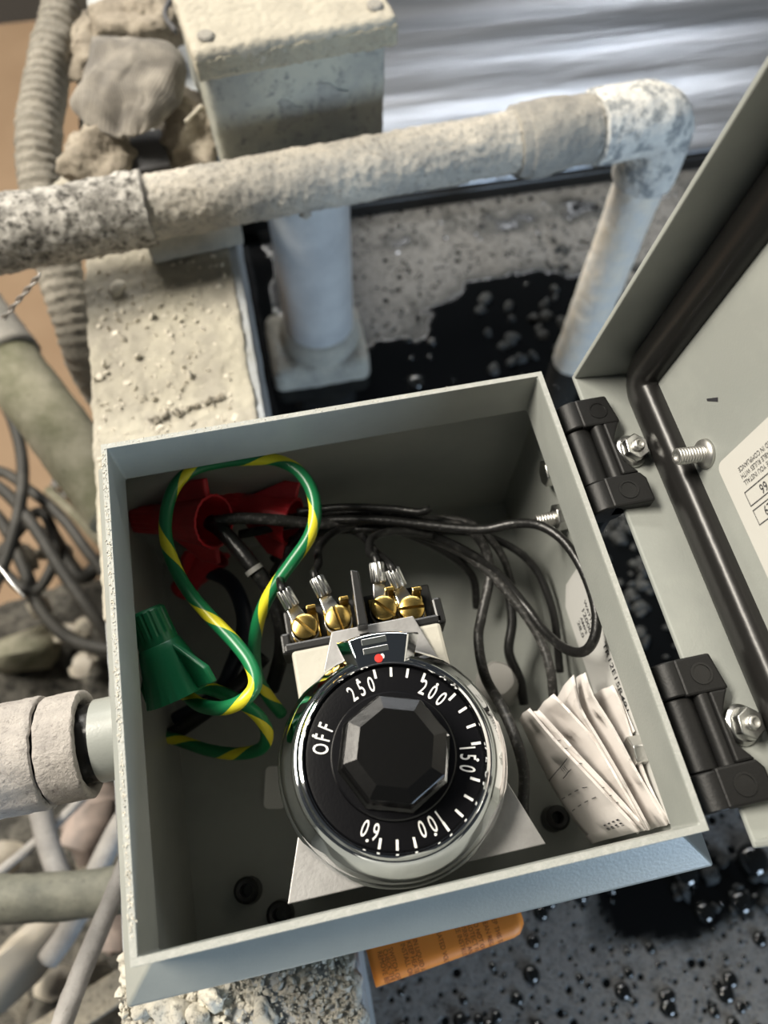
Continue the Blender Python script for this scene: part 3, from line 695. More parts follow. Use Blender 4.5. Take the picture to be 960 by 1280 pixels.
# lid: local a along y, b up the lid, c away from the box interior
BD = Vector((.148, 0, .989)); NI = Vector((-.989, 0, .148)); LO = Vector((104, 0, -9))
LF = Matrix((Vector((0, 1, 0)), BD, -NI)).transposed().to_4x4(); LF.translation = LO
A0, A1, B1 = -78.5, 72.5, 166
mb = MB(LF).box(A0, A1, -1.8, B1, 0, 1.8); LID = mb.build('lid', PAINT, BOX, bevel=.6)
MB(LF).prism([(A0, -1.8), (A1, -1.8), (A1, 0), (A0, 0)], -19.6, 0).build('hinge_flange', PAINT, LID, bevel=.5)
MB(LF).box(A1-1.8, A1, 0, B1, -19.8, 0).build('side_flange', PAINT, LID, bevel=.5)
MB(LF).box(A0, A0+1.8, 0, B1, -19.8, 0).build('side_flange', PAINT, LID, bevel=.5)
MB(LF).box(A0, A1, B1-1.8, B1, -19.8, 0).build('latch_flange', PAINT, LID, bevel=.5)
rings = []
for e, h in ((0, 0), (.05, 2), (.8, 4), (2.4, 5.3), (4.6, 5.9), (6.2, 6.0), (8, 5.9), (10.2, 5.3), (11.8, 4), (12.6, 2), (12.7, 0)):
    rings.append([(p[0], p[1], -h) for p in rrect(A0+2.2+e, .5+e, A1-2.4-e, B1-3-e, max(13-e, .8), 8)])
mb = MB(LF).loft(rings, cap0=False, cap1=False); mb.build('gasket', RUBBER, LID, smooth=60)
# welded stud
SP = LF @ Vector((26.4, 19.6, 0)); fst = frame(SP, NI, (0, 1, 0))
prof = [(0, 0), (4.6, 0), (4.3, 1.0), (2.7, 1.5)]+[(2.6, 1.6+.2*k) for k in range(40)]+[(2.3, 9.9), (1.3, 9.9), (1.1, 9.4), (0, 9.4)]
MB(fst).lathe(prof, 30, rf=lambda rr, z, th: (rr-.2*(1+math.sin(2*math.pi*z/.95+th)) if abs(rr-2.6) < .01 else rr)).build('lid_stud', STUD, LID, smooth=180)
# label
fl = frame(LF @ Vector((0, 0, -.12)), NI, BD)            # x up the lid, y toward the viewer's far side
fl = frame(LF @ Vector((0, 0, -.12)), NI, -BD)           # text reads down the lid: x = -b, y = -a
yax = fl.to_3x3() @ Vector((0, 1, 0)); sg = 1 if yax.y > 0 else -1
def lp(a, b): return (-b, sg*a)
pts = [lp(20.8, 23.3+.0), lp(20.8, 110), lp(-62, 110), lp(-62, 22)]
xs = [p[0] for p in pts]; ys = [p[1] for p in pts]
LB = MB(fl).prism(rrect(min(xs), min(ys), max(xs), max(ys), 2.6), 0, .15).build('lid_label', PAPERL, LID)
mb = MB()
def ltx(s, a, bend, size, sx=.8): text(s, size, fl @ Matrix.Translation(Vector((-bend, sg*a, .3))), sx, 'RIGHT', mb=mb)
ltx('MUST BE INSTALLED IN COMPLIANCE', 14.9, 29.4, 2.0); ltx('ALL APPLICABLE RULES WITH', 12.8, 29.2, 2.0); ltx('READ BEFORE YOU INSTALL', 10.7, 29.2, 2.0)
ltx('66', 6.3, 33.6, 3.9, .8); ltx('29', .8, 31.6, 3.9, .8)
mb.M = fl @ Matrix.Translation(Vector((0, 0, .3)))
for a0, a1 in ((4.1, 8.6), (-1.7, 2.9)):
    y0, y1 = sorted((sg*a0, sg*a1)); outline(mb, -100, y0, -27.7, y1, .24)
mb.build('label_print', INK, LB)
mb = MB(LF); q = Vector((37.5, 31.3, -.15)); mb.add([(38.5, 29.5, -.12), (39.2, 29.7, -.12), (36.6, 34, -.12), (35.6, 33.2, -.12)], [(0, 1, 2, 3)]); mb.build('scratch', INK, LID)

# hinges
def hinge(yc):
    h = thing_part = None
    fr = frame((79.5, yc, -9.2), (0, 1, 0), (1, 0, 0))    # local x right, y = down(-z)?, z along +y
    mb = MB()
    for y0, y1 in ((10.6, 20), (-20, -10.6)):
        mb.lathe([(0, 0), (5.6, 0), (5.6, y1-y0), (0, y1-y0)], 32) if False else None
    # leaf on the lid flange: two end blocks with a bridging bar, slot between
    lf = frame((0, yc, 0), (0, 0, 1), (1, 0, 0))
    mb = MB(lf)
    zt = -2.6; zb = -9.5
    mb.prism([(80, 9.5), (86.5, 9.5), (92.5, 9.5), (90.8, 20), (80, 20)], zb, zt)
    mb.prism([(80, -20), (93.6, -20), (93.6, -12), (92, -9.5), (80, -9.5)], zb, zt)
    mb.prism([(86.4, -9.6), (92, -9.6), (88.6, -5), (88.0, 3), (90.2, 7), (92.0, 9.6), (86.4, 9.6)], zb, zt+.2)
    H = mb.build('hinge', HINGE, BOX, bevel=.7, seg=2)
    mb = MB(frame((79.6, yc, -8.4), (0, 1, 0), (1, 0, 0)))
    for y0, y1 in ((10, 20), (-20, -10)):
        mb = MB(frame((79.6, yc, -8.4), (0, 1, 0), (1, 0, 0))); mb.lathe([(0, y0), (5.4, y0), (5.4, y1), (0, y1)], 32)
        mb.build('hinge_knuckle', HINGE, H, smooth=40, bevel=.5)
    mb = MB(frame((79.2, yc, -9.4), (0, 1, 0), (1, 0, 0))); mb.lathe([(0, -9.8), (5.0, -9.8), (5.0, 9.8), (0, 9.8)], 32)
    mb.build('hinge_barrel', HINGE, H, smooth=40, bevel=.4)
    MB(frame((85.2, yc, -5.4), (0, 1, 0), (1, 0, 0))).lathe([(0, -9.6), (2.4, -9.6), (2.4, 9.6), (0, 9.6)], 24).build('hinge_rib', HINGE, H, smooth=40)
    MB(lf).box(81.7, 84.2, -18, 18, -44, -10).build('hinge_leaf', HINGE, H, bevel=.6)
    for y in (14.8, -15): MB(frame((86.5, yc+y, zt), (0, 0, 1))).lathe([(3.1, -.2), (3.1, .25), (2.5, .25), (2.5, 0), (0, .02)], 24, cap=False).build('hinge_dimple', BLACKM, H, smooth=40)
    fn = frame((93.4, yc-.2, -6.6), BD*.985+Vector((.10, -.12, 0)), (1, .25, 0))
    hexnut(fn, 4.5, 3.4, STEEL, H, 'hinge_nut', (2.1, 1.6), 5.7)
hinge(40.2); hinge(-48.4)

# conduit hub on the left wall
t = thing('conduit_fitting', 'dust caked conduit connector entering the left side of the box', 'conduit', (-130, -7, -66))
CY = lambda x: (x, -7.2, -50)
straight(MB(), CY(-91.6), CY(-80.2), 13.2, 48, 2, ZERO).build('nipple', PAINT, t, smooth=40)
dk = crusty(.3, 7, .3, 2.5)
mb = MB(frame(CY(-94.6), (-1, 0, 0), (0, 0, 1)))
def fitting(mb, prof, flutes=0, n=72):
    rings = []
    for r, z in prof:
        ring = []
        for j in range(n):
            th = 2*math.pi*j/n; p = Vector((r*math.cos(th), r*math.sin(th), z)); k = 1
            if flutes: k = 1-.035*(1 if math.sin(flutes*th) > .75 else 0)
            ring.append(p*1 if r < 13 else Vector((p.x*k, p.y*k, z+.25*fbm(p, 3))) + Vector((math.cos(th), math.sin(th), 0))*dk(p))
        rings.append(ring)
    return mb.loft(rings, cap0=False, cap1=False)
fitting(mb, [(12.6, 3.5), (13.6, 1.0), (14.4, .2), (16.2, 0), (17.0, .5), (17.1, 1), (17.1, 2.5), (17.1, 4), (17.2, 6), (17.1, 8), (17, 10), (16.9, 11.5), (16.6, 12.2), (15.4, 12.5), (15.0, 11)]).build('locking_ring', CONDM, t, smooth=50)
straight(MB(), CY(-102), CY(-91), 12.4, 60, .6, crusty(.3, 3, .5, 1.2)).build('thread_gap', BLACKM, t, smooth=180, label='dark gap of exposed thread')
straight(MB(), CY(-109), CY(-103), 15.2, 60, .6, crusty(.3, 3, .5, 1.2)).build('thread_gap', BLACKM, t, smooth=180, label='dark gap of exposed thread')
mb = MB(frame(CY(-107.2), (-1, 0, 0), (0, 0, 1)))
fitting(mb, [(15.2, 3), (16.0, .4), (16.6, .2), (17.6, .6), (17.8, 1.6)]+[(17.8-.012*k, 2+1.5*k) for k in range(50)], 5).build('connector_body', CONDM, t, smooth=50)

straight(MB(), CY(-600), CY(-182), 14, 40, 6, crusty(.4, 12, .3, 4)).build('conduit_pipe', CONDM, t, smooth=180)

# ------------------------------------------------------------------ thermostat
TH = thing('dial_thermostat', 'round chrome and black dial thermostat with temperature knob inside the box', 'thermostat', (0, -35, -114))
DC = (-1.1, -36.0)
mb = MB(); mb.prism([(-37, -66.5), (36.5, -66.5), (30, -47), (23, -20), (14.6, 6.5), (-11.8, 6.5), (-22, -20), (-30.5, -47)], -29, -27.4)
mb.build('bracket_plate', ALU, TH, bevel=.3)
MB().box(-36.5, 36, -66.5, -64.8, -113.6, -27.6).build('bracket_leg', ALU, TH, bevel=.3)
MB().box(-25.4, 23, -60, 3.4, -86, -29.2).build('thermostat_body', BEIGE, TH, bevel=1.2)
fd = frame((DC[0], DC[1], -27.4), (0, 0, 1), (1, 0, 0))
MB(fd).lathe([(24, 0), (33.2, 0), (33.6, 1.0), (33.4, 2.2), (32.6, 3.2), (32.4, 6.2), (32.0, 8), (30.6, 10.4), (29.0, 12.4), (28.2, 13.6), (27.6, 14.0), (27.2, 13.6), (26.8, 14.6), (26.2, 15.6), (25.6, 15.8), (25.2, 15.2), (25.1, 12), (24, 12)], 120, cap=False).build('bezel', CHROME, TH, smooth=30)
# pointer hood at the top of the bezel
mb = MB(fd)
def sector(r0, r1, a0, a1, n=10):
    return [(r0*math.cos(math.radians(a0+(a1-a0)*k/n)), r0*math.sin(math.radians(a0+(a1-a0)*k/n))) for k in range(n+1)]+[(r1*math.cos(math.radians(a1+(a0-a1)*k/n)), r1*math.sin(math.radians(a1+(a0-a1)*k/n))) for k in range(n+1)]
A = sector(25.4, 36.6, 66, 106); B = sector(25.6, 34.6, 71, 101)
mb.loft([[(x, y, 5) for x, y in A], [(x, y, 11.5) for x, y in A], [(x, y, 15.8) for x, y in B]], cap0=True, cap1=True)
HOOD = mb.build('pointer_hood', CHROME, TH, smooth=28, bevel=.5, seg=3)
for r0, r1 in ((31.4, 33.4), (28.7, 30.6)): 
    mb = MB(fd); x0, x1 = -2.9, 4.6
    mb.box(x0, x1, r0, r1, 15.4, 16.1).build('pointer_window', GLASSD, HOOD, bevel=.15)
MB(frame(fd @ Vector((1.2, 27.0, 15.8)), (0, 0, 1))).lathe([(1.2, 0), (1.2, .2), (0, .25)], 20, cap=False).build('pointer_dot', REDDOT, HOOD, smooth=40)
MB(frame(fd @ Vector((2.2, 27.5, 15.75)), (0, 0, 1))).rock((0, 0, 0), (1.3, .8, .2), 3, .4, 1).build('pointer_paint', WHITE, HOOD)
# dial
DIAL = MB(fd).lathe([(0, 11), (24.9, 11), (25.0, 13.6), (24.4, 14.3), (23.6, 14.4), (17.6, 14.4), (17.2, 15.4), (16.8, 15.7), (0, 15.7)], 96).build('dial', BLACKP, TH, smooth=30)
mb = MB(); dz = 14.6
def dang(u, v):
    q = at(u, v, -27.4+dz); return math.atan2(q.y-DC[1], q.x-DC[0])
for s, u, v in (('OFF', 398, 918), ('250', 453, 857), ('200', 543, 867), ('150', 585, 952), ('100', 537, 1035), ('60', 458, 1043)):
    a = dang(u, v)+.03; R_ = 20.2; sx = .60
    # each character on its own tangent
    adv = [3.0 if ch != '1' else 1.9 for ch in s]; tot = sum(adv); pos = -tot/2
    for ch, w_ in zip(s, adv):
        th = a-(pos+w_/2)/R_; pos += w_
        text(ch, 6.3, fd @ Matrix.Translation(Vector((R_*math.cos(th), R_*math.sin(th), dz))) @ Matrix.Rotation(th-math.pi/2, 4, 'Z'), sx, mb=mb, bold=.05)
    rd = 23.1; mb.M = fd @ Matrix.Translation(Vector((rd*math.cos(a), rd*math.sin(a), dz-.05)))
    mb.add([(.42*math.cos(k*math.pi/4), .42*math.sin(k*math.pi/4), 0) for k in range(8)], [tuple(range(8))])
for x, y in ((415, 245), (476, 235), (538, 241), (597, 262), (704, 335), (740, 385), (770, 445), (792, 508), (799, 645), (765, 710), (733, 770), (683, 820), (567, 885), (500, 895), (433, 893)):
    a = dang(330+x/3, 760+y/3); mb.M = fd @ Matrix.Rotation(a-math.pi/2, 4, 'Z') @ Matrix.Translation(Vector((0, 23.0, dz-.02))); rect(mb, -.36, -1.35, .36, 1.35)
mb.build('dial_print', WHITE, DIAL)
# knob
mb = MB(fd)
def octa(r, z, tw=5): return [(r*math.cos(math.radians(90+tw+45*k)), r*math.sin(math.radians(90+tw+45*k)), z) for k in range(8)]
mb.loft([octa(16.2, 15.4), octa(16.2, 17.2), octa(15.0, 18.4), octa(14.5, 25.6), octa(10.6, 27.1)], cap0=True, cap1=True)
KN = mb.build('knob', KNOBM, TH, bevel=.3, seg=2)
# terminal block
mb = MB(); mb.box(-26.5, 23.6, 4.4, 20, -44, -38).box(-27.4, 24.4, 3.2, 6.4, -42, -30).box(-28.2, -25, 3, 10, -42, -30.5).box(22, 25.2, 3, 12, -42, -30)
TB = mb.build('terminal_block', BLACKM, TH, bevel=.8)
MB().prism([(-3.6, 5), (-.2, 5), (.2, 23), (-2.4, 24)], -40, -22).build('terminal_barrier', BLACKM, TB, bevel=.5)
SCR = [(380, 780, -50), (422, 769, -80), (480, 757, -48), (515, 757, -4)]
for i, (u, v, ang) in enumerate(SCR):
    c = at(u, v, -29); 
    MB().box(c.x-4.4, c.x+4.8, c.y-5, c.y+5.4, -38, -36.2).build('terminal_clip', BRASS, TB, bevel=.4)
    MB().box(c.x+1.5, c.x+4.6, c.y+5.2, c.y+6.6, -38, -30.5).build('terminal_tab', BRASS, TB, bevel=.3)
    f = frame((c.x, c.y, -33.4), (0, -.06, 1), (math.cos(math.radians(ang)), math.sin(math.radians(ang)), 0))
    mb = MB(f)
    for sgn in (1, -1):                                   # two half heads leave a real slot
        pts = []; R0 = 4.35
        a0 = math.asin(.55/R0)
        arc = [(R0*math.cos(a0+(math.pi-2*a0)*k/16), sgn*R0*math.sin(a0+(math.pi-2*a0)*k/16)) for k in range(17)]
        if sgn < 0: arc = arc[::-1]
        rings = [[(x*q, sgn*max(.55, abs(y*q)), z) for x, y in arc] for q, z in ((1, 0), (1, 1.9), (.93, 2.7), (.7, 3.2))]
        mb.loft(rings)
    mb.lathe([(0, 0), (4.3, 0), (4.3, 1.5), (0, 1.5)], 28)
    mb.build('terminal_screw', BRASS, TB, smooth=40)

# ------------------------------------------------------------------ wires
def wire(name, pts, r, m, label, group=None, n=12, uvs=False, cat='wire'):
    t = MB().tube([at(*p) for p in pts], r, n, 1.5, uvs=uvs).build(name, m, smooth=180); return tag(t, label, cat, group)
gw = 'black wires inside the box'
# bundle across the top, right loops
wire('black_wire', [(300, 668, -62), (390, 652, -56), (470, 650, -52), (530, 656, -50), (600, 662, -46), (640, 655, -42), (672, 656, -40), (700, 672, -38), (722, 700, -36), (738, 735, -36), (746, 770, -37), (742, 800, -40), (728, 815, -46), (705, 810, -54), (680, 788, -62), (655, 755, -66), (620, 715, -64), (575, 685, -60), (530, 668, -58), (470, 662, -58), (400, 665, -62), (360, 690, -70)], 1.75, INSUL, 'black wire making the big loop under the bolt on the right wall', gw)
wire('black_wire', [(330, 655, -72), (400, 642, -66), (470, 640, -60), (540, 650, -57), (585, 662, -58), (606, 685, -61), (612, 720, -65), (602, 770, -68), (598, 800, -70), (606, 845, -66), (628, 885, -56), (645, 925, -52), (655, 965, -56), (654, 1005, -64), (656, 1030, -72)], 1.9, SCUFF, 'dusty black wire dropping down past the right side of the dial', gw)
wire('black_wire', [(350, 680, -72), (420, 662, -66), (490, 662, -62), (560, 682, -62), (610, 715, -64), (650, 760, -66), (676, 800, -68), (688, 838, -70), (692, 870, -76), (700, 920, -90)], 1.8, SCUFF, 'dusty black wire running down behind the folded leaflet', gw)
wire('black_wire', [(560, 690, -84), (600, 705, -86), (632, 735, -90), (640, 775, -94), (636, 815, -98), (650, 850, -102), (655, 880, -106)], 2.0, INSUL, 'black strand standing for a wire shadow on the box floor near the grey gland', gw)  # not a wire: dark strand modelled for the shadow a wire casts
wire('black_wire', [(372, 640, -56), (430, 634, -52), (490, 636, -50), (525, 640, -48), (538, 635, -47)], 1.5, INSUL, 'black wire whose cut end shows on top of the bundle', gw)
wire('black_wire', [(340, 700, -88), (400, 650, -78), (460, 645, -74), (520, 662, -72), (600, 668, -71), (660, 700, -74), (690, 760, -80), (700, 840, -92)], 1.6, INSUL, 'black wire lying in the bundle behind the others', gw)
wire('black_wire', [(350, 668, -80), (402, 660, -72), (452, 655, -68), (500, 664, -66), (556, 690, -80), (590, 720, -92), (596, 760, -100)], 1.7, INSUL, 'black wire diving from the bundle to the box floor right of the screws', gw)
wire('black_wire', [(385, 634, -66), (430, 646, -70), (480, 650, -68), (545, 648, -62), (590, 655, -60), (625, 690, -66), (640, 730, -78)], 1.5, SCUFF, 'thin dusty black wire crossing over the middle of the bundle', gw)
def terminal_wire(i, pts, bu, bv, label):
    u, v, a = SCR[i]; s = at(u, v, -29); b = at(bu, bv, -29)
    b = Vector((b.x, b.y, -32)); s = Vector((s.x, s.y, -35.9)); d = (b-s).normalized()
    P = [at(*p) for p in pts]+[b+d*6, b+d*2]
    o = MB().tube(P, 1.45, 12, 1.2).build('terminal_wire', INSUL, smooth=180); tag(o, label, 'wire', 'black wires on the terminal screws')
    f = frame(b-d*2.2, d, (0, 0, 1))
    MB(f).lathe([(0, 0), (2.2, 0), (2.7, .4), (2.7, 6.2), (2.3, 6.8), (0, 6.8)], 80, rf=lambda r, z, th: r*(1-.13*max(0, min(1, .5+2.5*math.sin(10*th))))).build('crimp_barrel', STEEL, o, smooth=40)
    f2 = frame((s.x, s.y, -35.9), (0, 0, 1), (d.x, d.y, 0)); mb = MB(f2); L = ((b-s).length)
    mb.prism([(4.6*math.cos(t_), 4.6*math.sin(t_)) for t_ in [math.radians(35+290*k/16) for k in range(17)]]+[(L-2, -2.0), (L-2, 2.0)], -.2, 1.0).build('ring_tongue', STEEL, o, bevel=.2)
terminal_wire(0, [(398, 668, -66), (372, 690, -60), (352, 712, -48)], 361, 748, 'black wire crimped to the left end brass terminal screw')
terminal_wire(1, [(470, 655, -60), (425, 662, -56), (400, 682, -46), (398, 705, -36)], 402, 733, 'black wire crimped to the brightest brass screw left of the barrier')
terminal_wire(2, [(540, 668, -56), (495, 664, -50), (466, 672, -44), (462, 690, -36)], 473, 716, 'black wire crimped to the brass screw just right of the barrier')
terminal_wire(3, [(420, 656, -66), (450, 668, -60), (470, 690, -50)], 497, 723, 'black wire crimped to the right end brass terminal screw')
TC = wire('black_cable', [(262, 652, -50), (282, 668, -48), (310, 700, -48), (335, 735, -52), (350, 775, -60), (352, 815, -72), (340, 860, -88)], 2.9, INSUL, 'thick black cable with a tie dropping from the red connector', n=16, cat='cable')
a = at(322, 708, -46); b = at(332, 700, -46); d = (at(335, 735, -52)-at(310, 700, -48)).normalized(); p = at(318, 712, -48.8)
MB(frame(p, d, (0, 0, 1))).lathe([(3.0, -.9), (3.5, -.9), (3.5, .9), (3.0, .9)], 20, cap=False).build('cable_tie', mat('grey_tie', (.22, .22, .21), .5), TC, smooth=40)
wire('black_wire', [(268, 652, -48), (300, 648, -47), (345, 650, -48), (400, 655, -54), (460, 652, -58), (520, 660, -60)], 2.2, SCUFF, 'dusty black wire leaving the red connector level to the right', gw)
wire('black_wire', [(395, 655, -62), (372, 672, -66), (352, 700, -72), (338, 730, -80), (330, 770, -92)], 1.8, SCUFF, 'black wire forking down from the bundle behind the green wire', gw)
wire('blue_black_cable', [(255, 712, -88), (285, 725, -84), (302, 755, -82), (305, 790, -84), (292, 830, -88), (270, 870, -94), (220, 900, -100)], 3.2, NAVY, 'dark blue cable curving down in the shadow behind the green loop', n=16, cat='cable')
wire('black_cable', [(330, 820, -84), (300, 855, -84), (270, 880, -88), (220, 915, -96), (180, 935, -100)], 3.0, INSUL, 'black cable lying on the box floor under the green connector', n=16, cat='cable')
# green / yellow earth wires
wire('earth_wire', [(232, 868, -50), (252, 882, -42), (280, 885, -36), (306, 874, -32), (319, 856, -32), (314, 832, -33), (296, 806, -34), (262, 770, -35), (238, 742, -35), (220, 712, -34), (208, 676, -33), (208, 640, -32), (220, 606, -31), (244, 586, -31), (280, 577, -31), (315, 574, -30), (345, 575, -29), (372, 588, -28), (389, 612, -28), (394, 642, -29), (386, 672, -31), (364, 704, -34), (340, 738, -38), (324, 772, -44), (318, 810, -52), (322, 846, -60), (336, 872, -68), (352, 892, -76)], 2.25, GY, 'green and yellow earth wire making the tall loop above the dial', 'earth wires', 16, True)
wire('earth_wire', [(228, 862, -58), (258, 860, -58), (290, 872, -56), (318, 890, -56), (333, 912, -60), (328, 934, -68), (300, 942, -76), (262, 938, -84), (222, 925, -92), (180, 915, -98)], 2.25, GY, 'green and yellow earth wire in the low loop under the green connector', 'earth wires', 16, True)

def wire_nut(name, tip, mouth, m, label, r=1.0, wing=None, group=None):
    d = (mouth-tip); L = d.length
    t = thing(name, label, 'wire connector', tip.lerp(mouth, .5)-Vector((0, 0, 9)), group)
    f = frame(tip, d, wing)
    prof = [(0, 0), (4.6, .2), (5.4, .9)]+[(5.6+.25*k/10, 1.2+L*.36*k/10) for k in range(11)]+[(6.2, L*.42), (6.8, L*.5), (7.6, L*.62), (8.4, L*.76), (9.4, L*.9), (10.2, L), (9.2, L), (7.8, L*.8), (5, L*.55), (0, L*.55)]
    prof = [(a*r, z) for a, z in prof]
    MB(f).lathe(prof, 64, rf=lambda rr, z, th: rr*(1-(.055*(math.sin(16*th) > .2) if 1 < z < L*.36 and rr > 3 else (.03*(math.sin(24*th) > .3) if z > L*.86 and rr > 9*r else 0)))).build('connector_shell', m, t, smooth=32)
    for s in (1, -1):
        mb = MB(f); mb.prism([(s*4.8*r, L*.40), (s*9*r, L*.55), (s*15.5*r, L*.80), (s*16.2*r, L*.98), (s*9*r, L*.98), (s*5*r, L*.7)], -1.2, 1.2)
        # prism lies in local xy; turn it so its length runs along the axis
        k0 = len(mb.v)-12
        inv = f.inverted(); mb.v[k0:] = [f @ Vector(((inv @ p).x, (inv @ p).z, (inv @ p).y)) for p in mb.v[k0:]]
        mb.build('wing', m, t, smooth=40, bevel=.6, seg=2)
    return t
wire_nut('green_wire_connector', at(180, 762, -30), at(226, 868, -42), GREEN, 'green winged wire connector by the left wall of the box', 1.12, (.6, .2, .75))
g = 'red wire connectors'
wire_nut('red_wire_connector', at(168, 648, -66), at(268, 652, -46), RED, 'front red winged wire connector holding the thick black cable', 1.0, (.1, .75, .65), g)
wire_nut('red_wire_connector', at(268, 624, -66), at(366, 652, -62), RED, 'red wire connector lying behind the green wire, against the back wall', .95, (0, .9, .4), g)
wire_nut('red_wire_connector', at(225, 742, -96), at(262, 690, -84), RED, 'lowest red wire connector, deep in shadow below the others', .9, (.8, .5, 0), g)

# ------------------------------------------------------------------ folded leaflet
LE = thing('folded_leaflet', 'folded white instruction leaflet stuffed in the lower right corner of the box', 'leaflet', at(735, 950, -100))
def cp(x, y): return (640+x/4.8, 840+y/4.8)
RG = [[(95, 225), (240, 400), (390, 560), (550, 730), (760, 960)], [(150, 235), (265, 360), (430, 545), (585, 710), (800, 950)], [(240, 140), (340, 245), (495, 420), (620, 640), (812, 950)],
      [(360, 25), (405, 220), (510, 400), (650, 640), (820, 948)], [(430, 10), (480, 150), (600, 340), (740, 600), (930, 920)], [(595, 85), (650, 200), (715, 400), (815, 680), (935, 912)]]
ZR = [-50, -51, -49, -46, -45, -46]
LOW = [[(45, 285), (100, 400), (190, 590), (310, 800), (480, 1030)], [(110, 250), (235, 410), (385, 575), (545, 745), (755, 970)], [(155, 225), (262, 362), (425, 550), (580, 715), (795, 955)],
       [(270, 160), (345, 290), (470, 430), (600, 640), (800, 950)], [(385, 40), (412, 240), (520, 420), (655, 650), (822, 952)], [(490, 135), (560, 320), (640, 460), (760, 680), (925, 935)]]
ZL = [-84, -56, -66, -64, -60, -64]
for k in range(6):
    up = [at(*cp(*p), ZR[k]) for p in RG[k]]; lo = [at(*cp(*p), ZL[k]) for p in LOW[k]]
    U = spline(up, 3); Lw = spline(lo, 3); n = 24
    U = [U[round(i*(len(U)-1)/n)] for i in range(n+1)]; Lw = [Lw[round(i*(len(Lw)-1)/n)] for i in range(n+1)]
    mb = MB(); m_ = 10; vs = []
    for i in range(n+1):
        for j in range(m_+1):
            q = j/m_; p = Lw[i].lerp(U[i], q); p = p+Vector((-.55, .35, .6))*(.6*math.sin(q*math.pi)+.5*noise.noise(Vector((i/5, j/4, k*3))))
            vs.append(p)
        # fold over the ridge and a little down the far side
        vs.append(U[i]+Vector((.8, .4, -.5))); vs.append(U[i]+Vector((1.4, .2, -6)))
    w_ = m_+3
    mb.add(vs, [(i*w_+j, (i+1)*w_+j, (i+1)*w_+j+1, i*w_+j+1) for i in range(n) for j in range(w_-1)])
    S = mb.build('sheet', PAPER, LE, smooth=50, solid=.35)
    if k < 2:
        # printed dimension lines on the outer panel
        mb = MB()
        G = [vs[i*w_:(i+1)*w_] for i in range(n+1)]
        def gp(s, q):
            i = min(n-1e-6, max(0, s*n)); j = min(m_-1e-6, max(0, q*m_)); a, b = int(i), int(j); fi, fj = i-a, j-b
            p = (G[a][b]*(1-fi)*(1-fj)+G[a+1][b]*fi*(1-fj)+G[a][b+1]*(1-fi)*fj+G[a+1][b+1]*fi*fj)
            nn = (G[a+1][b]-G[a][b]).cross(G[a][b+1]-G[a][b]).normalized()
            if nn.z < 0: nn = -nn
            return p+nn*.6
        def line(s0, q0, s1, q1, w_=.3, dash=0):
            N_ = 8
            for t_ in range(N_):
                if dash and t_ % 2: continue
                a = gp(s0+(s1-s0)*t_/N_, q0+(q1-q0)*t_/N_); b = gp(s0+(s1-s0)*(t_+1)/N_, q0+(q1-q0)*(t_+1)/N_)
                d = (b-a).normalized(); up_ = gp((s0+s1)/2+.02, (q0+q1)/2)-gp((s0+s1)/2, (q0+q1)/2); up_ = (up_-d*up_.dot(d)).normalized()*w_*.5
                mb.add([a-up_, b-up_, b+up_, a+up_], [(0, 1, 2, 3)])
        if k == 0:
            line(.12, .2, .10, .8); line(.30, .02, .24, .98); line(.47, .05, .42, .98); line(.51, .5, .49, .85)
            line(.64, .1, .62, .95, .28, 1); line(.71, .15, .69, .95, .28, 1); line(.16, .5, .17, .55, .5); line(.20, .5, .21, .55, .5)
            for q in (.5, .55, .62, .68): line(.27, q, .31, q+.01, .22)
            for q in (.62, .68, .74): line(.44, q, .49, q+.01, .22)
            for s in (.045, .06, .075): line(s, .25, s-.005, .8, .5, 1)
            for s in (.90, .915, .93): line(s, .55, s-.005, .95, .5, 1)
        else:
            for s in (.22, .30, .45, .62, .70, .78): line(s, .05, s-.01, .95, .25)
        mb.build('sheet_print', INK, S)
sx = [at(*cp(*p), z) for p, z in (((650, 70), -52), ((690, 78), -49), ((762, 350), -46), ((718, 380), -49))]
sx = [Vector((min(p.x, 78.6), p.y, p.z)) for p in sx]
mb = MB(); mb.add(sx, [(0, 1, 2, 3)]); mb.build('sheet', PAPER, LE, solid=.35)

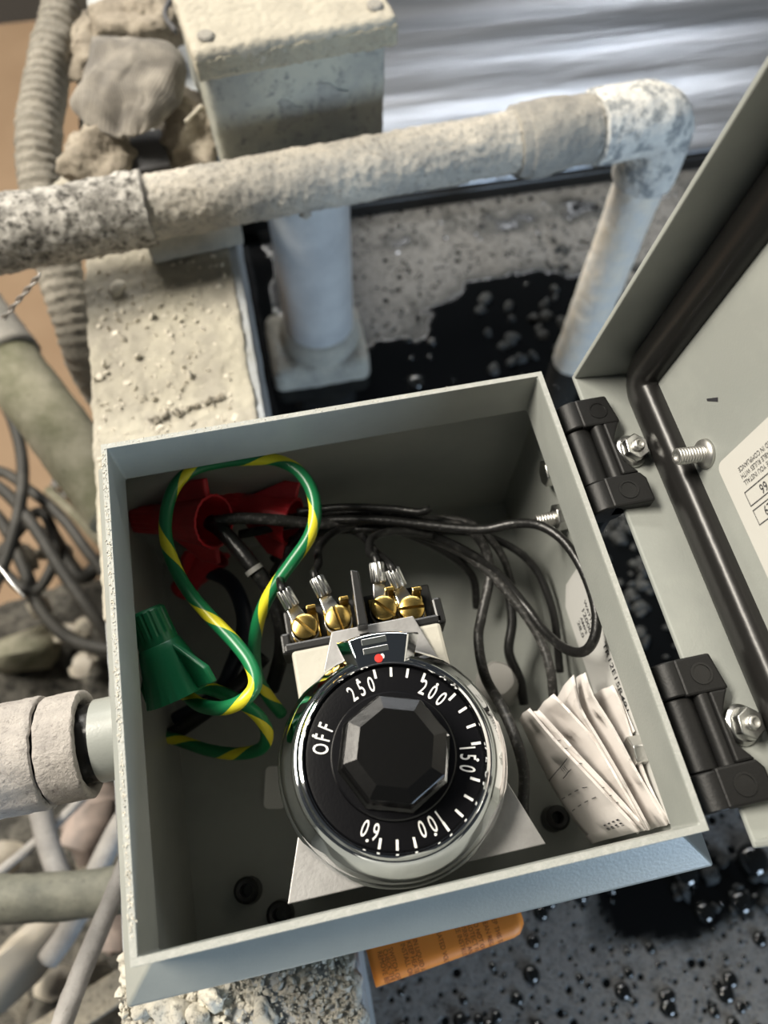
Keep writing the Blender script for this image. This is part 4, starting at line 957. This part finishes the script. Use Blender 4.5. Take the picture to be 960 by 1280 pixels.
# ------------------------------------------------------------------ orange tag under the front of the box
a0 = at(456, 1192, -118); a1 = at(470, 1233, -124); b1 = at(656, 1166, -124)
dx = (b1-a1); dx.z = 0; Lt = dx.length; fx = frame(Vector((a1.x, a1.y, -121)), (0, 0, 1), dx)
T = None; sec = []
for k in range(9): sec.append((22-k*2.2, 4.2))
for k in range(1, 11):
    th = math.pi/2+math.pi*k/10; sec.append((4.4+4.3*math.cos(th), 0+4.2*math.sin(th)))
for k in range(1, 6): sec.append((4.4+k*2.2, -4.2-.3*k))
mb = MB(fx); n = 24; vs = []
for i in range(n+1):
    q = i/n
    for y, z in sec:
        cut = max(0, q-.93)/.07; vs.append((q*Lt, y*(1)+cut*cut*3, z+.5*math.sin(q*5)))
m_ = len(sec); mb.add(vs, [(i*m_+j, (i+1)*m_+j, (i+1)*m_+j+1, i*m_+j+1) for i in range(n) for j in range(m_-1)])
TG_ = mb.build('orange_tag', ORANGE, smooth=180, solid=.4); tag(TG_, 'orange printed card tag folded out from under the front of the box', 'tag')
mb = MB(); rng = random.Random(2)
P3 = [Vector((0, y, z)) for y, z in sec]; acc = [0]
for i in range(1, len(P3)): acc.append(acc[-1]+(P3[i]-P3[i-1]).length)
def onsec(s):
    i = 0
    while i < len(acc)-2 and acc[i+1] < s: i += 1
    q = (s-acc[i])/(acc[i+1]-acc[i]); p = P3[i].lerp(P3[i+1], q); d = (P3[i+1]-P3[i]).normalized(); nn = Vector((0, d.z, -d.y)); 
    return p, nn
words = ['REMOVE BEFORE USE', 'CHECK THE LIQUID LEVEL', 'SWITCH OFF THE POWER', 'INSTALL ONLY AS SHOWN', 'KEEP HEATER COVERED', 'IN LIQUID AT ALL TIMES', 'RATED VOLTAGE', 'SEE INSTRUCTIONS FOR', 'WIRING AND GROUNDING', 'PROTECT FROM FREEZING', 'DO NOT OPERATE DRY', 'CLEAN REGULARLY', 'KEEP THIS TAG']
xsn = [.075, .11, .145, .225, .265, .305, .46, .58, .62, .66, .70, .76, .82]
for wd, xq in zip(words, xsn):
    tb = text(wd, 2.6, Matrix.Identity(4), .8, 'LEFT')
    for f_ in tb.f:
        pv = []
        for j in f_:
            p = tb.v[j]; s = 11+p.x
            if s > acc[-1]-1: break
            q, nn = onsec(s); pv.append(Vector((xq*Lt+p.y, q.y, q.z+.5*math.sin(xq*5)))+nn*(.32 if nn.dot(Vector((0, -1, .3))) > 0 else -.32))
        if len(pv) == len(f_): mb.M = fx; mb.add(pv, [tuple(range(len(pv)))])
mb.build('tag_print', OINK, TG_)
